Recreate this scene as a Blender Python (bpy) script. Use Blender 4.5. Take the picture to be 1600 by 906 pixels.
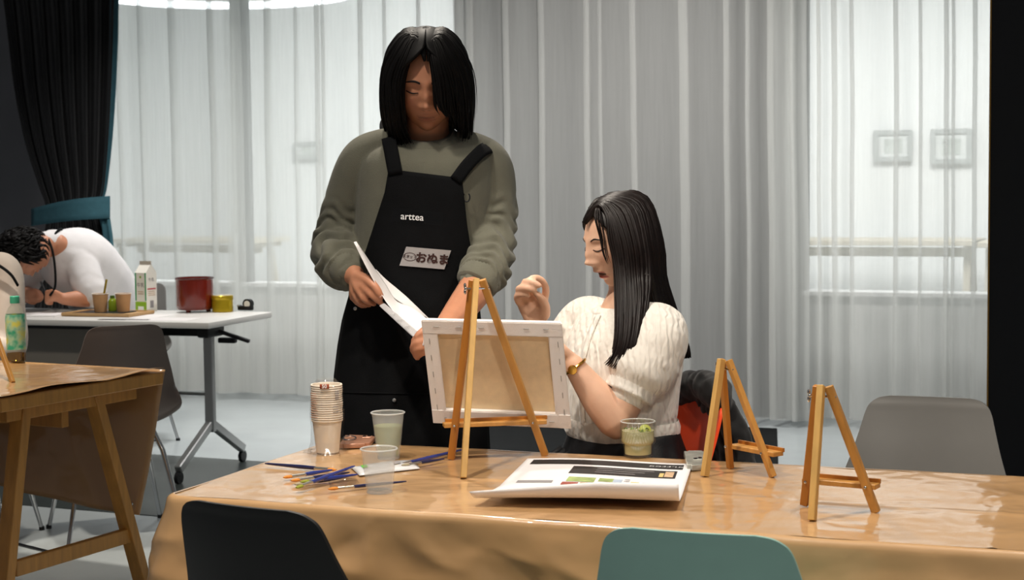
import bpy, bmesh, math, random
import numpy as np
from mathutils import Vector, Matrix, noise as mnoise

for o in list(bpy.data.objects):
    bpy.data.objects.remove(o)
sc = bpy.context.scene
COL = sc.collection

# ---------------------------------------------------------------- camera
F_PX, CAM_H, HORIZON, ROLL = 2500.0, 1.30, 290.0, 0.0108
PITCH = math.atan((453 - HORIZON) / F_PX)
cam_data = bpy.data.cameras.new('camera')
cam = bpy.data.objects.new('camera', cam_data)
COL.objects.link(cam)
CAM_M = Matrix.Translation((0, 0, CAM_H)) @ Matrix.Rotation(math.pi/2 - PITCH, 4, 'X') @ Matrix.Rotation(-ROLL, 4, 'Z')
cam.matrix_world = CAM_M
cam_data.sensor_width = 36.0
cam_data.lens = F_PX / 1600 * 36.0
cam_data.clip_end = 100
cam_data.dof.use_dof = True
cam_data.dof.focus_distance = 3.6
cam_data.dof.aperture_fstop = 10.0
sc.camera = cam

# ---------------------------------------------------------------- world, lamps, exposure
sc.view_settings.view_transform = 'Standard'
sc.view_settings.look = 'None'
sc.view_settings.gamma = 1
sc.view_settings.use_curve_mapping = False
sc.view_settings.exposure = 0.0
world = bpy.data.worlds.new('world')
sc.world = world
world.use_nodes = True
bg = world.node_tree.nodes['Background']
bg.inputs[0].default_value = (0.95, 0.97, 1.0, 1)
bg.inputs[1].default_value = 0.13

def lamp(name, loc, target, watts, size, color, spread=math.pi, shape='DISK'):
    d = bpy.data.lights.new(name, 'AREA')
    d.shape = shape
    d.size = size
    d.energy = watts
    d.color = color
    d.spread = spread
    o = bpy.data.objects.new(name, d)
    o.location = loc
    o.rotation_euler = (Vector(target) - Vector(loc)).to_track_quat('-Z', 'Y').to_euler()
    COL.objects.link(o)
    return o

def spot(name, loc, target, watts, cone, color, radius=0.07, blend=0.5):
    d = bpy.data.lights.new(name, 'SPOT')
    d.energy = watts
    d.color = color
    d.spot_size = math.radians(cone)
    d.spot_blend = blend
    d.shadow_soft_size = radius
    o = bpy.data.objects.new(name, d)
    o.location = loc
    o.rotation_euler = (Vector(target) - Vector(loc)).to_track_quat('-Z', 'Y').to_euler()
    COL.objects.link(o)
    return o

WARM = (1.0, 0.905, 0.785)
spot('ceiling_or_fill_spot', (-0.65, 2.45, 3.1), (0.20, 3.10, 0.72), 195, 54, WARM, blend=0.6)
spot('ceiling_or_fill_spot', (-0.62, 3.05, 3.05), (-0.22, 3.92, 1.15), 75, 42, WARM, blend=0.7)
spot('ceiling_or_fill_spot', (0.5, 0.4, 2.9), (0.3, 2.3, 0.6), 75, 62, WARM, blend=0.7)  # added frontal fill for chair backs, skirt and canvas; no known fitting
spot('ceiling_or_fill_spot', (0.95, 2.75, 3.0), (0.6, 3.0, 0.72), 105, 75, WARM)
spot('ceiling_or_fill_spot', (-0.35, 4.75, 3.0), (-0.1, 3.5, 0.8), 125, 80, WARM)
spot('ceiling_or_fill_spot', (-1.6, 5.7, 3.0), (-1.75, 6.9, 0.7), 110, 90, WARM)
spot('ceiling_or_fill_spot', (-1.9, 4.7, 2.95), (-1.65, 5.1, 0.7), 230, 40, WARM)
lamp('downlight_or_fill', (-1.7, 7.9, 2.95), (-1.5, 8.6, 0.1), 21, 0.3, (1.0, 0.97, 0.94), math.radians(120))  # added lamp, brightens the floor by the window and the lower left sheer
lamp('downlight_or_fill', (0.3, 6.9, 2.95), (0.5, 8.7, 0.1), 48, 0.3, (1.0, 0.96, 0.92), math.radians(120))

# room frame: the back wall and the window run at this angle to the view
TH = math.radians(-22.5)
RX, RY = math.cos(TH), math.sin(TH)
def room(u, v, z=0.0):
    return Vector((u*RX - v*RY, u*RY + v*RX, z))
# bright neighbouring room behind the windows
lamp('neighbour_ceiling_lamp', room(-5.6, 10.6, 3.1), room(-5.8, 11.5, 0.5), 142, 1.6, (1.0, 1.0, 0.99))
lamp('neighbour_ceiling_lamp', room(-1.4, 10.6, 3.1), room(-1.2, 11.5, 0.5), 142, 1.6, (1.0, 1.0, 0.99))

# ---------------------------------------------------------------- pixel helpers (photo frame 1600 x 906)
_R3 = CAM_M.to_3x3()
_C = Vector((0, 0, CAM_H))
def ray(x, y):
    return _R3 @ Vector(((x-800)/F_PX, -(y-453)/F_PX, -1))
def at(x, y, depth):
    d = ray(x, y)
    return _C + d*(depth/d.y)
def on(x, y, z):
    d = ray(x, y)
    return _C + d*((z-CAM_H)/d.z)
def on_v(x, y, v):
    """point of the pixel's ray on the room plane V = v, as (U, z)"""
    d = ray(x, y)
    du, dv = d.x*RX + d.y*RY, -d.x*RY + d.y*RX
    t = v/dv
    return du*t, CAM_H + d.z*t

# ---------------------------------------------------------------- materials
def lin(c):
    if isinstance(c, str):
        c = [int(c[i:i+2], 16)/255 for i in (0, 2, 4)]
        return tuple(((x+0.055)/1.055)**2.4 if x > 0.04045 else x/12.92 for x in c)
    return tuple(c)

MATS = {}
def mat(name, color, rough=0.5, metal=0.0, var=0.0, vscale=20.0, bump=0.0, bscale=80.0, coat=0.0, coat_rough=0.1,
        trans=0.0, ior=1.45, alpha=1.0, emit=None, estr=0.0, spec=0.5, sheen=0.0, subsurf=0.0, stretch=(1, 1, 1)):
    if name in MATS:
        return MATS[name]
    m = bpy.data.materials.new(name)
    m.use_nodes = True
    nt = m.node_tree
    b = nt.nodes['Principled BSDF']
    c = lin(color)
    b.inputs['Base Color'].default_value = (*c, 1)
    b.inputs['Roughness'].default_value = rough
    b.inputs['Metallic'].default_value = metal
    b.inputs['IOR'].default_value = ior
    b.inputs['Specular IOR Level'].default_value = spec
    b.inputs['Coat Weight'].default_value = coat
    b.inputs['Coat Roughness'].default_value = coat_rough
    b.inputs['Transmission Weight'].default_value = trans
    b.inputs['Alpha'].default_value = alpha
    b.inputs['Sheen Weight'].default_value = sheen
    if subsurf:
        b.inputs['Subsurface Weight'].default_value = subsurf
        b.inputs['Subsurface Radius'].default_value = (0.012, 0.005, 0.003)
        b.inputs['Subsurface Scale'].default_value = 0.6
    if emit is not None:
        b.inputs['Emission Color'].default_value = (*lin(emit), 1)
        b.inputs['Emission Strength'].default_value = estr
    tc = nt.nodes.new('ShaderNodeTexCoord')
    mp = nt.nodes.new('ShaderNodeMapping')
    mp.inputs['Scale'].default_value = stretch
    nt.links.new(tc.outputs['Object'], mp.inputs['Vector'])
    if var:
        n = nt.nodes.new('ShaderNodeTexNoise')
        n.inputs['Scale'].default_value = vscale
        n.inputs['Detail'].default_value = 5
        nt.links.new(mp.outputs['Vector'], n.inputs['Vector'])
        r = nt.nodes.new('ShaderNodeValToRGB')
        r.color_ramp.elements[0].position = 0.3
        r.color_ramp.elements[1].position = 0.7
        r.color_ramp.elements[0].color = (*[max(0, x*(1-var)) for x in c], 1)
        r.color_ramp.elements[1].color = (*[min(1, x*(1+var)) for x in c], 1)
        nt.links.new(n.outputs['Fac'], r.inputs['Fac'])
        nt.links.new(r.outputs['Color'], b.inputs['Base Color'])
    if bump:
        n2 = nt.nodes.new('ShaderNodeTexNoise')
        n2.inputs['Scale'].default_value = bscale
        n2.inputs['Detail'].default_value = 4
        nt.links.new(mp.outputs['Vector'], n2.inputs['Vector'])
        bp = nt.nodes.new('ShaderNodeBump')
        bp.inputs['Strength'].default_value = bump
        bp.inputs['Distance'].default_value = 0.01
        nt.links.new(n2.outputs['Fac'], bp.inputs['Height'])
        nt.links.new(bp.outputs['Normal'], b.inputs['Normal'])
    MATS[name] = m
    return m

def sheer_mat(name, color, opacity, translucent):
    m = bpy.data.materials.new(name)
    m.use_nodes = True
    nt = m.node_tree
    nt.nodes.clear()
    out = nt.nodes.new('ShaderNodeOutputMaterial')
    tr = nt.nodes.new('ShaderNodeBsdfTransparent')
    df = nt.nodes.new('ShaderNodeBsdfDiffuse')
    tl = nt.nodes.new('ShaderNodeBsdfTranslucent')
    df.inputs[0].default_value = (*lin(color), 1)
    tl.inputs[0].default_value = (*lin(color), 1)
    m1 = nt.nodes.new('ShaderNodeMixShader')
    m1.inputs[0].default_value = translucent
    m2 = nt.nodes.new('ShaderNodeMixShader')
    # weave: opacity varies a little along the threads
    tc = nt.nodes.new('ShaderNodeTexCoord')
    n = nt.nodes.new('ShaderNodeTexNoise')
    mp = nt.nodes.new('ShaderNodeMapping')
    mp.inputs['Scale'].default_value = (60, 60, 3)
    n.inputs['Scale'].default_value = 1.0
    n.inputs['Detail'].default_value = 3
    mr = nt.nodes.new('ShaderNodeMapRange')
    mr.inputs[3].default_value = opacity - 0.05
    mr.inputs[4].default_value = opacity + 0.05
    nt.links.new(tc.outputs['Object'], mp.inputs[0])
    nt.links.new(mp.outputs[0], n.inputs['Vector'])
    nt.links.new(n.outputs['Fac'], mr.inputs[0])
    nt.links.new(mr.outputs[0], m2.inputs[0])
    nt.links.new(df.outputs[0], m1.inputs[1])
    nt.links.new(tl.outputs[0], m1.inputs[2])
    nt.links.new(tr.outputs[0], m2.inputs[1])
    nt.links.new(m1.outputs[0], m2.inputs[2])
    nt.links.new(m2.outputs[0], out.inputs[0])
    return m

def pane_mat(name, tint, gloss, rough=0.02):
    """thin clear film or pane: transparent with a share of mirror reflection"""
    m = bpy.data.materials.new(name)
    m.use_nodes = True
    nt = m.node_tree
    nt.nodes.clear()
    out = nt.nodes.new('ShaderNodeOutputMaterial')
    tr = nt.nodes.new('ShaderNodeBsdfTransparent')
    tr.inputs[0].default_value = (*tint, 1)
    gl = nt.nodes.new('ShaderNodeBsdfGlossy')
    gl.inputs['Roughness'].default_value = rough
    mx = nt.nodes.new('ShaderNodeMixShader')
    mx.inputs[0].default_value = gloss
    nt.links.new(tr.outputs[0], mx.inputs[1])
    nt.links.new(gl.outputs[0], mx.inputs[2])
    nt.links.new(mx.outputs[0], out.inputs[0])
    return m

# ---------------------------------------------------------------- mesh helpers: a shape is (verts, faces)
def V3(p):
    return np.array([p[0], p[1], p[2]], float)

def join(shapes):
    vs, fs, k = [], [], 0
    for v, f in shapes:
        vs.append(np.asarray(v, float).reshape(-1, 3))
        fs += [[i+k for i in q] for q in f]
        k += len(vs[-1])
    return np.concatenate(vs), fs

def xform(shape, M):
    v, f = shape
    M = np.array(M)
    v = np.asarray(v, float)
    return v @ M[:3, :3].T + M[:3, 3], f

def moved(shape, d):
    return np.asarray(shape[0], float) + V3(d), shape[1]

def rotz(shape, a, c=(0, 0, 0)):
    c = V3(c)
    s, co = math.sin(a), math.cos(a)
    Rm = np.array([[co, -s, 0], [s, co, 0], [0, 0, 1]])
    return (np.asarray(shape[0], float)-c) @ Rm.T + c, shape[1]

def box(c, s, bevel=0.0, seg=2):
    bm = bmesh.new()
    bmesh.ops.create_cube(bm, size=1)
    for v in bm.verts:
        v.co = Vector((v.co.x*s[0]+c[0], v.co.y*s[1]+c[1], v.co.z*s[2]+c[2]))
    if bevel:
        bmesh.ops.bevel(bm, geom=list(bm.edges), offset=bevel, segments=seg, profile=0.5, affect='EDGES')
    return from_bm(bm)

def from_bm(bm):
    bm.verts.index_update()
    v = np.array([tuple(x.co) for x in bm.verts])
    f = [[x.index for x in q.verts] for q in bm.faces]
    bm.free()
    return v, f

def beam(a, b, w, h, up=(0, 0, 1), bevel=0.0):
    """rectangular bar from a to b, w across, h along the up hint"""
    a, b = Vector(a), Vector(b)
    d = b-a
    L = d.length
    z = d.normalized()
    x = Vector(up).cross(z)
    if x.length < 1e-5:
        x = Vector((1, 0, 0)).cross(z)
    x.normalize()
    y = z.cross(x)
    M = Matrix((x, y, z)).transposed().to_4x4()
    M.translation = (a+b)/2
    return xform(box((0, 0, 0), (w, h, L), bevel, 1), M)

def lathe(profile, n=32, center=(0, 0, 0), rib=None):
    """profile of (r, z); rib(theta) scales r"""
    pts = []
    P = [(max(r, 1e-5), z) for r, z in profile]
    for r, z in P:
        for k in range(n):
            t = 2*math.pi*k/n
            q = r*(rib(t, z) if rib else 1)
            pts.append((center[0]+q*math.cos(t), center[1]+q*math.sin(t), center[2]+z))
    f = []
    for i in range(len(P)-1):
        for k in range(n):
            a, b = i*n+k, i*n+(k+1) % n
            f.append([a, b, b+n, a+n])
    f.append(list(range(n))[::-1])
    f.append([(len(P)-1)*n+k for k in range(n)])
    return np.array(pts), f

def loft(rings, cap=True):
    n = len(rings[0])
    v = np.concatenate([np.asarray(r, float) for r in rings])
    f = []
    for i in range(len(rings)-1):
        for k in range(n):
            a, b = i*n+k, i*n+(k+1) % n
            f.append([a, b, b+n, a+n])
    if cap:
        f.append(list(range(n))[::-1])
        f.append([(len(rings)-1)*n+k for k in range(n)])
    return v, f

def catmull(pts, m):
    """m points along a Catmull-Rom curve through pts (any dimension)"""
    P = np.asarray([list(p) for p in pts], float)
    n = len(P)
    if n == 2:
        t = np.linspace(0, 1, m)[:, None]
        return P[0]*(1-t)+P[1]*t
    E = np.vstack([2*P[0]-P[1], P, 2*P[-1]-P[-2]])
    u = np.linspace(0, n-1, m)
    i = np.minimum(u.astype(int), n-2)
    t = (u-i)[:, None]
    a, b, c, d = E[i], E[i+1], E[i+2], E[i+3]
    return 0.5*((2*b)+(-a+c)*t+(2*a-5*b+4*c-d)*t*t+(-a+3*b-3*c+d)*t**3)

def tube(path, radii, n=12, flat=1.0, wob=None, hint=(0, 0, 1)):
    """closed tube; radii per point; flat squashes one axis; wob(i, ang) scales"""
    P = np.asarray([list(p) for p in path], float)
    m = len(P)
    R = np.full(m, radii) if np.isscalar(radii) else np.asarray(radii, float)
    T = np.gradient(P, axis=0)
    T /= np.linalg.norm(T, axis=1)[:, None]+1e-12
    h = V3(hint)
    x = np.cross(h, T[0])
    if np.linalg.norm(x) < 1e-3:
        x = np.cross((1, 0, 0.01), T[0])
    x /= np.linalg.norm(x)
    rings = []
    ang = np.arange(n)*2*math.pi/n
    for i in range(m):
        x = x-T[i]*x.dot(T[i])
        x /= np.linalg.norm(x)+1e-12
        y = np.cross(T[i], x)
        w = np.array([wob(i/(m-1), a) for a in ang]) if wob else 1.0
        rings.append(P[i]+((np.cos(ang)*w)[:, None]*x+(np.sin(ang)*w*flat)[:, None]*y)*R[i] if wob else
                     P[i]+(np.cos(ang)[:, None]*x+(np.sin(ang)*flat)[:, None]*y)*R[i])
    return loft(rings)

def limb(pts, m=24, n=16, flat=1.0, wob=None):
    """tube through (x, y, z, r) points with rounded ends"""
    Q = catmull(pts, m)
    a, b = Q[0], Q[-1]
    da = (Q[0]-Q[1])[:3]; da /= np.linalg.norm(da)
    db = (Q[-1]-Q[-2])[:3]; db /= np.linalg.norm(db)
    pre = [np.r_[a[:3]+da*a[3]*s, a[3]*c] for s, c in ((0.95, 0.3), (0.7, 0.7))]
    post = [np.r_[b[:3]+db*b[3]*s, b[3]*c] for s, c in ((0.7, 0.7), (0.95, 0.3))]
    Q = np.vstack([pre, Q, post])
    return tube(Q[:, :3], Q[:, 3], n, flat, wob)

def ellipsoid(c, r, n=20, m=14, M=None):
    pts = []
    for i in range(1, m):
        th = math.pi*i/m
        for k in range(n):
            ph = 2*math.pi*k/n
            pts.append((r[0]*math.sin(th)*math.cos(ph), r[1]*math.sin(th)*math.sin(ph), r[2]*math.cos(th)))
    top, bot = len(pts), len(pts)+1
    pts += [(0, 0, r[2]), (0, 0, -r[2])]
    f = []
    for i in range(m-2):
        for k in range(n):
            a, b = i*n+k, i*n+(k+1) % n
            f.append([a, a+n, b+n, b])
    for k in range(n):
        f.append([top, k, (k+1) % n])
        f.append([bot, (m-2)*n+(k+1) % n, (m-2)*n+k])
    v = np.array(pts)
    if M is not None:
        v = v @ np.array(M)[:3, :3].T
    return v+V3(c), f

def sheet(rows, thick=0.0, dirs=None):
    """surface through rows of points (equal length); thick > 0 gives it a back"""
    G = np.array([[list(p) for p in r] for r in rows], float)
    a, b = G.shape[:2]
    v = G.reshape(-1, 3)
    f = [[i*b+j, i*b+j+1, (i+1)*b+j+1, (i+1)*b+j] for i in range(a-1) for j in range(b-1)]
    if thick:
        du = np.gradient(G, axis=0); dv = np.gradient(G, axis=1)
        N = np.cross(du, dv)
        N /= np.linalg.norm(N, axis=2)[:, :, None]+1e-12
        if dirs is not None:
            N = -np.array(dirs, float)[:, None, :]*np.ones((1, b, 1))
        k = len(v)
        v = np.vstack([v, (G-N*thick).reshape(-1, 3)])
        f += [[q+k for q in r[::-1]] for r in f]
        edge = [(0, j) for j in range(b)]+[(i, b-1) for i in range(1, a)]+[(a-1, j) for j in range(b-2, -1, -1)]+[(i, 0) for i in range(a-2, 0, -1)]
        E = [i*b+j for i, j in edge]
        for q in range(len(E)):
            p0, p1 = E[q], E[(q+1) % len(E)]
            f.append([p1, p0, p0+k, p1+k])
    return v, f

def to_mesh(name, shape, smooth=True, fix=True):
    v, f = shape
    me = bpy.data.meshes.new(name)
    me.from_pydata([tuple(x) for x in v], [], f)
    if fix:
        bm = bmesh.new(); bm.from_mesh(me)
        bmesh.ops.recalc_face_normals(bm, faces=bm.faces)
        bm.to_mesh(me); bm.free()
    if smooth is True:
        me.polygons.foreach_set('use_smooth', [True]*len(me.polygons))
    elif smooth:
        me.polygons.foreach_set('use_smooth', [True]*len(me.polygons))
        me.set_sharp_from_angle(angle=math.radians(smooth))
    me.update()
    return me

def obj(name, shape, material, parent=None, smooth=35, **props):
    """ONE mesh object; vertices given in world space unless the parent is moved later"""
    me = shape if isinstance(shape, bpy.types.Mesh) else to_mesh(name, shape, smooth)
    if material is not None:
        me.materials.clear()
        me.materials.append(material)
    o = bpy.data.objects.new(name, me)
    COL.objects.link(o)
    if parent is not None:
        o.parent = parent
    for k, x in props.items():
        o[k] = x
    return o

def thing(name, label, cat, loc=(0, 0, 0), rz=0.0, group=None, parent=None):
    o = bpy.data.objects.new(name, None)
    COL.objects.link(o)
    o.empty_display_size = 0.05
    o.location = loc
    o.rotation_euler = (0, 0, rz)
    tag(o, label, cat, group)
    return o

def tag(o, label, cat, group=None):
    o['label'] = label
    o['category'] = cat
    if group:
        o['group'] = group
    return o

def wthing(name, label, cat, base, group=None):
    """thing whose parts are modelled in world coordinates: the Empty sits at the base, children keep world placement"""
    o = thing(name, label, cat, base, 0.0, group)
    return o

def wpart(name, shape, material, parent, smooth=35, **props):
    """part given in world coordinates under an unrotated Empty (chain)"""
    off = Vector((0, 0, 0))
    p = parent
    while p is not None:
        off += p.location
        p = p.parent
    if isinstance(shape, bpy.types.Mesh):
        shape.transform(Matrix.Translation(-off))
    else:
        shape = moved(shape, -off)
    return obj(name, shape, material, parent, smooth, **props)

def copy_tree(o, parent=None):
    c = o.copy()
    COL.objects.link(c)
    c.parent = parent
    for ch in list(o.children):
        copy_tree(ch, c)
    return c

def fuse(name, shapes, voxel=0.006, smooth=3, factor=0.5):
    """one continuous skin over overlapping closed shapes"""
    me = to_mesh(name+'_raw', join(shapes), True)
    t = bpy.data.objects.new('tmp_fuse', me)
    COL.objects.link(t)
    r = t.modifiers.new('r', 'REMESH')
    r.mode = 'VOXEL'
    r.voxel_size = voxel
    r.use_smooth_shade = True
    if smooth:
        s = t.modifiers.new('s', 'SMOOTH')
        s.iterations = smooth
        s.factor = factor
    dg = bpy.context.evaluated_depsgraph_get()
    out = bpy.data.meshes.new_from_object(t.evaluated_get(dg))
    out.name = name
    bpy.data.objects.remove(t)
    bpy.data.meshes.remove(me)
    out.polygons.foreach_set('use_smooth', [True]*len(out.polygons))
    return out

def mesh_shape(me):
    v = np.empty(len(me.vertices)*3)
    me.vertices.foreach_get('co', v)
    return v.reshape(-1, 3), [list(p.vertices) for p in me.polygons]

def text_shape(s, size, extrude=0.0003, bold=0.0, align='CENTER'):
    cu = bpy.data.curves.new('tmp_text', 'FONT')
    cu.body = s
    cu.size = size
    cu.align_x = align
    cu.align_y = 'CENTER'
    cu.extrude = extrude
    cu.offset = bold
    cu.resolution_u = 3
    t = bpy.data.objects.new('tmp_text', cu)
    COL.objects.link(t)
    dg = bpy.context.evaluated_depsgraph_get()
    me = bpy.data.meshes.new_from_object(t.evaluated_get(dg))
    sh = mesh_shape(me)
    bpy.data.objects.remove(t)
    bpy.data.meshes.remove(me)
    return sh

def nz(x, y, z=0.0, s=1.0):
    return mnoise.noise(Vector((x*s, y*s, z*s)))

rnd = random.Random(7)
# ================================================================ material library
M = dict(
    floor=mat('polished_concrete', 'c0c8ca', 0.24, spec=0.7, var=0.08, vscale=1.6, bump=0.03, bscale=30),
    band=mat('dark_floor_strip', '3a403f', 0.32, var=0.12, vscale=3),
    floor_patch=mat('black_mat', '141617', 0.85, spec=0.15, var=0.15, vscale=8),  # colour of the flat black patch on the floor
    wall_dark=mat('charcoal_wall_paint', '747478', 0.75, var=0.05, vscale=4),
    wall_pier=mat('grey_wall_paint', '505152', 0.8, var=0.04, vscale=3),
    wall_low=mat('pale_grey_wall_paint', 'd2d3d1', 0.8, var=0.04, vscale=3),
    wall_white=mat('white_wall_paint', 'ecedec', 0.85, var=0.02, vscale=2),
    black_panel=mat('black_panel', '131316', 0.6, var=0.1, vscale=5),
    gold_trim=mat('honey_edge_trim', 'b98a3c', 0.4),
    alu=mat('window_frame_grey', '7c7f7f', 0.6),
    sheer=sheer_mat('white_sheer_fabric', 'e8e9e6', 0.50, 0.55),
    glass_pane=pane_mat('window_glass', (0.975, 0.98, 0.977), 0.05),
    blackout=mat('black_curtain_cloth', '101012', 0.85, var=0.2, vscale=30, sheen=0.1),
    teal_cloth=mat('teal_curtain_lining', '3a6672', 0.8, var=0.08, vscale=30, bump=0.2, bscale=400),
    wood=mat('warm_pine', 'c08a44', 0.42, var=0.16, vscale=6, bump=0.05, bscale=60, stretch=(9, 9, 1), coat=0.2, coat_rough=0.3),
    wood_pale=mat('pale_pine', 'cda25e', 0.45, var=0.12, vscale=6, stretch=(9, 9, 1)),
    wood_dark=mat('amber_pine', 'b2732c', 0.42, var=0.14, vscale=6, stretch=(9, 9, 1)),
    white_top=mat('white_laminate', 'd9d8d4', 0.35, var=0.02, vscale=10),
    panel_grey=mat('warm_grey_panel', '7f7a72', 0.6, var=0.03, vscale=10),
    black_plastic=mat('black_plastic', '131417', 0.42, bump=0.03, bscale=300),
    silver=mat('silver_painted_steel', 'b4b6b6', 0.32, 0.75),
    chrome=mat('chrome_steel', 'c8c8c8', 0.12, 1.0),
    shell_black=mat('matte_black_shell', '111214', 0.5, bump=0.06, bscale=500),
    shell_teal=mat('teal_shell', '94beb4', 0.38, var=0.02, bump=0.03, bscale=500),
    shell_grey=mat('grey_shell', '6e6d6a', 0.36, var=0.02, bump=0.03, bscale=500),
    shell_taupe=mat('taupe_shell', '6b5f59', 0.38, var=0.02, bump=0.03, bscale=500),
    shell_red=mat('orange_red_shell', 'f04d20', 0.4, var=0.02, bump=0.03, bscale=500),
)

def kraft_mat():
    m = bpy.data.materials.new('glossy_kraft_paper')
    m.use_nodes = True
    nt = m.node_tree
    b = nt.nodes['Principled BSDF']
    b.inputs['Roughness'].default_value = 0.42
    b.inputs['Coat Weight'].default_value = 0.9
    b.inputs['Coat Roughness'].default_value = 0.10
    tc = nt.nodes.new('ShaderNodeTexCoord')
    n = nt.nodes.new('ShaderNodeTexNoise'); n.inputs['Scale'].default_value = 2.5; n.inputs['Detail'].default_value = 6
    r = nt.nodes.new('ShaderNodeValToRGB')
    r.color_ramp.elements[0].color = (*lin('bc9160'), 1); r.color_ramp.elements[0].position = 0.3
    r.color_ramp.elements[1].color = (*lin('c89f6f'), 1); r.color_ramp.elements[1].position = 0.7
    nt.links.new(tc.outputs['Object'], n.inputs['Vector'])
    nt.links.new(n.outputs['Fac'], r.inputs['Fac'])
    nt.links.new(r.outputs['Color'], b.inputs['Base Color'])
    n2 = nt.nodes.new('ShaderNodeTexNoise'); n2.inputs['Scale'].default_value = 7; n2.inputs['Detail'].default_value = 2.5; n2.inputs['Distortion'].default_value = 0.4
    bp = nt.nodes.new('ShaderNodeBump'); bp.inputs['Strength'].default_value = 0.5; bp.inputs['Distance'].default_value = 0.012
    nt.links.new(tc.outputs['Object'], n2.inputs['Vector'])
    nt.links.new(n2.outputs['Fac'], bp.inputs['Height'])
    nt.links.new(bp.outputs['Normal'], b.inputs['Normal'])
    nt.links.new(bp.outputs['Normal'], b.inputs['Coat Normal'])
    return m
M['kraft'] = kraft_mat()
M['wood_far'] = mat('whitewashed_wood', 'bdb4a2', 0.6, var=0.05, vscale=6)

def struct(name, shape, material, parent=None, smooth=35, rot=True, label=None):
    o = obj(name, shape, material, parent, smooth)
    if parent is None:
        o['kind'] = 'structure'
        if rot:
            o.rotation_euler.z = TH
    if label:
        o['label'] = label
    return o

# ================================================================ the setting (modelled in room axes U, V)
VW = 8.42            # sheer curtain plane
WV = 8.75            # window wall plane
SILL = 0.68
UL, _ = on_v(60, 200, VW)
UP0, _ = on_v(712, 200, WV-0.06)
UP1, _ = on_v(1252, 200, WV-0.06)
UR, _ = on_v(1560, 200, WV)
struct('floor', box((-2, 6, -0.05), (22, 22, 0.1)), M['floor'], label='polished grey concrete floor')
struct('trim_1', box((-4.2, 5.90, 0.001), (5.6, 1.24, 0.004)), M['band'], label='dark strip across the grey floor')  # thin darker slab over a stretch of the floor
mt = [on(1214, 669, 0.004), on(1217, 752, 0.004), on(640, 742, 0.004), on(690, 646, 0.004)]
mo = obj('black_floor_patch', (np.array([list(p) for p in mt]+[list(p-Vector((0, 0, 0.004))) for p in mt]), [[0, 1, 2, 3], [4, 5, 6, 7], [0, 1, 5, 4], [1, 2, 6, 5], [2, 3, 7, 6], [3, 0, 4, 7]]), M['floor_patch'])  # thin black four-cornered patch laid over the floor
tag(mo, 'flat black patch on the floor below the middle of the white curtain', 'mat')

struct('wall_back', box(((UL-1.2+UR+1)/2, WV+0.06, SILL/2), (UR+2.2-UL, 0.12, SILL)), M['wall_low'], label='low pale wall under the windows behind the sheer curtain')
struct('wall_pier', box(((UP0+UP1)/2, WV+0.05, 1.54), (UP1-UP0, 0.22, 3.08)), M['wall_pier'], label='grey wall between the two windows behind the curtain')
ub, _ = on_v(128, 200, VW+0.15)
struct('wall_back_left', box((ub-1.5, VW+0.2, 1.6), (3.0, 0.1, 3.2)), M['wall_dark'], label='dark charcoal wall behind the black curtain')
struct('wall_left', box((UL-0.62, 6.2, 1.6), (0.1, 5.4, 3.2)), M['wall_dark'], label='dark charcoal side wall at the left')
wr, _ = on_v(1547, 300, 6.5)
struct('wall_right', box((wr+0.9, 7.3, 1.6), (1.8, 1.6, 3.2)), M['black_panel'], label='black partition at the right edge')
struct('trim_2', box((wr-0.003, 6.502, 1.6), (0.006, 0.012, 3.2)), M['gold_trim'], label='thin honey-coloured edge strip of the black partition')

def window(name, u0, u1, mull, label):
    r = bpy.data.objects.new(name, None)
    COL.objects.link(r)
    r.rotation_euler.z = TH
    r['kind'] = 'structure'
    r['label'] = label
    zt = 3.0
    obj('window_sill', box(((u0+u1)/2, WV+0.05, SILL+0.012), (u1-u0, 0.2, 0.024), 0.003, 1), M['wall_white'], r)
    us = [u0]+mull+[u1]
    for q in us:
        obj('frame_post', box((q, WV+0.06, (SILL+zt)/2), (0.12 if q in mull else 0.03, 0.05, zt-SILL-0.03), 0.003, 1), M['alu'], r)
    obj('frame_rail', box(((u0+u1)/2, WV+0.06, zt), (u1-u0, 0.05, 0.04), 0.003, 1), M['alu'], r)
    for a, b in zip(us[:-1], us[1:]):
        obj('pane', box(((a+b)/2, WV+0.06, (SILL+zt)/2), (b-a-0.03, 0.006, zt-SILL-0.05)), M['glass_pane'], r)
    return r
um1, _ = on_v(370, 200, WV)
window('window_1', UL-0.55, UP0, [um1], 'large window onto the bright room, left of the grey pier')
window('window_2', UP1, UR+0.6, [], 'window onto the bright room at the right, behind the sheer curtain')

# the neighbouring bright room
struct('wall_far', box((-3.2, 13.3, 1.7), (14, 0.1, 3.4)), M['wall_white'], label='white wall of the bright room behind the curtain')
struct('wall_far_left', box((-9.6, 11, 1.7), (0.1, 4.6, 3.4)), M['wall_white'])
struct('wall_far_right', box((2.6, 11, 1.7), (0.1, 4.6, 3.4)), M['wall_white'])
struct('ceiling', box((-3.5, 11.2, 3.45), (12.4, 4.3, 0.1)), M['wall_white'], label='white ceiling of the bright neighbouring room')

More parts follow.
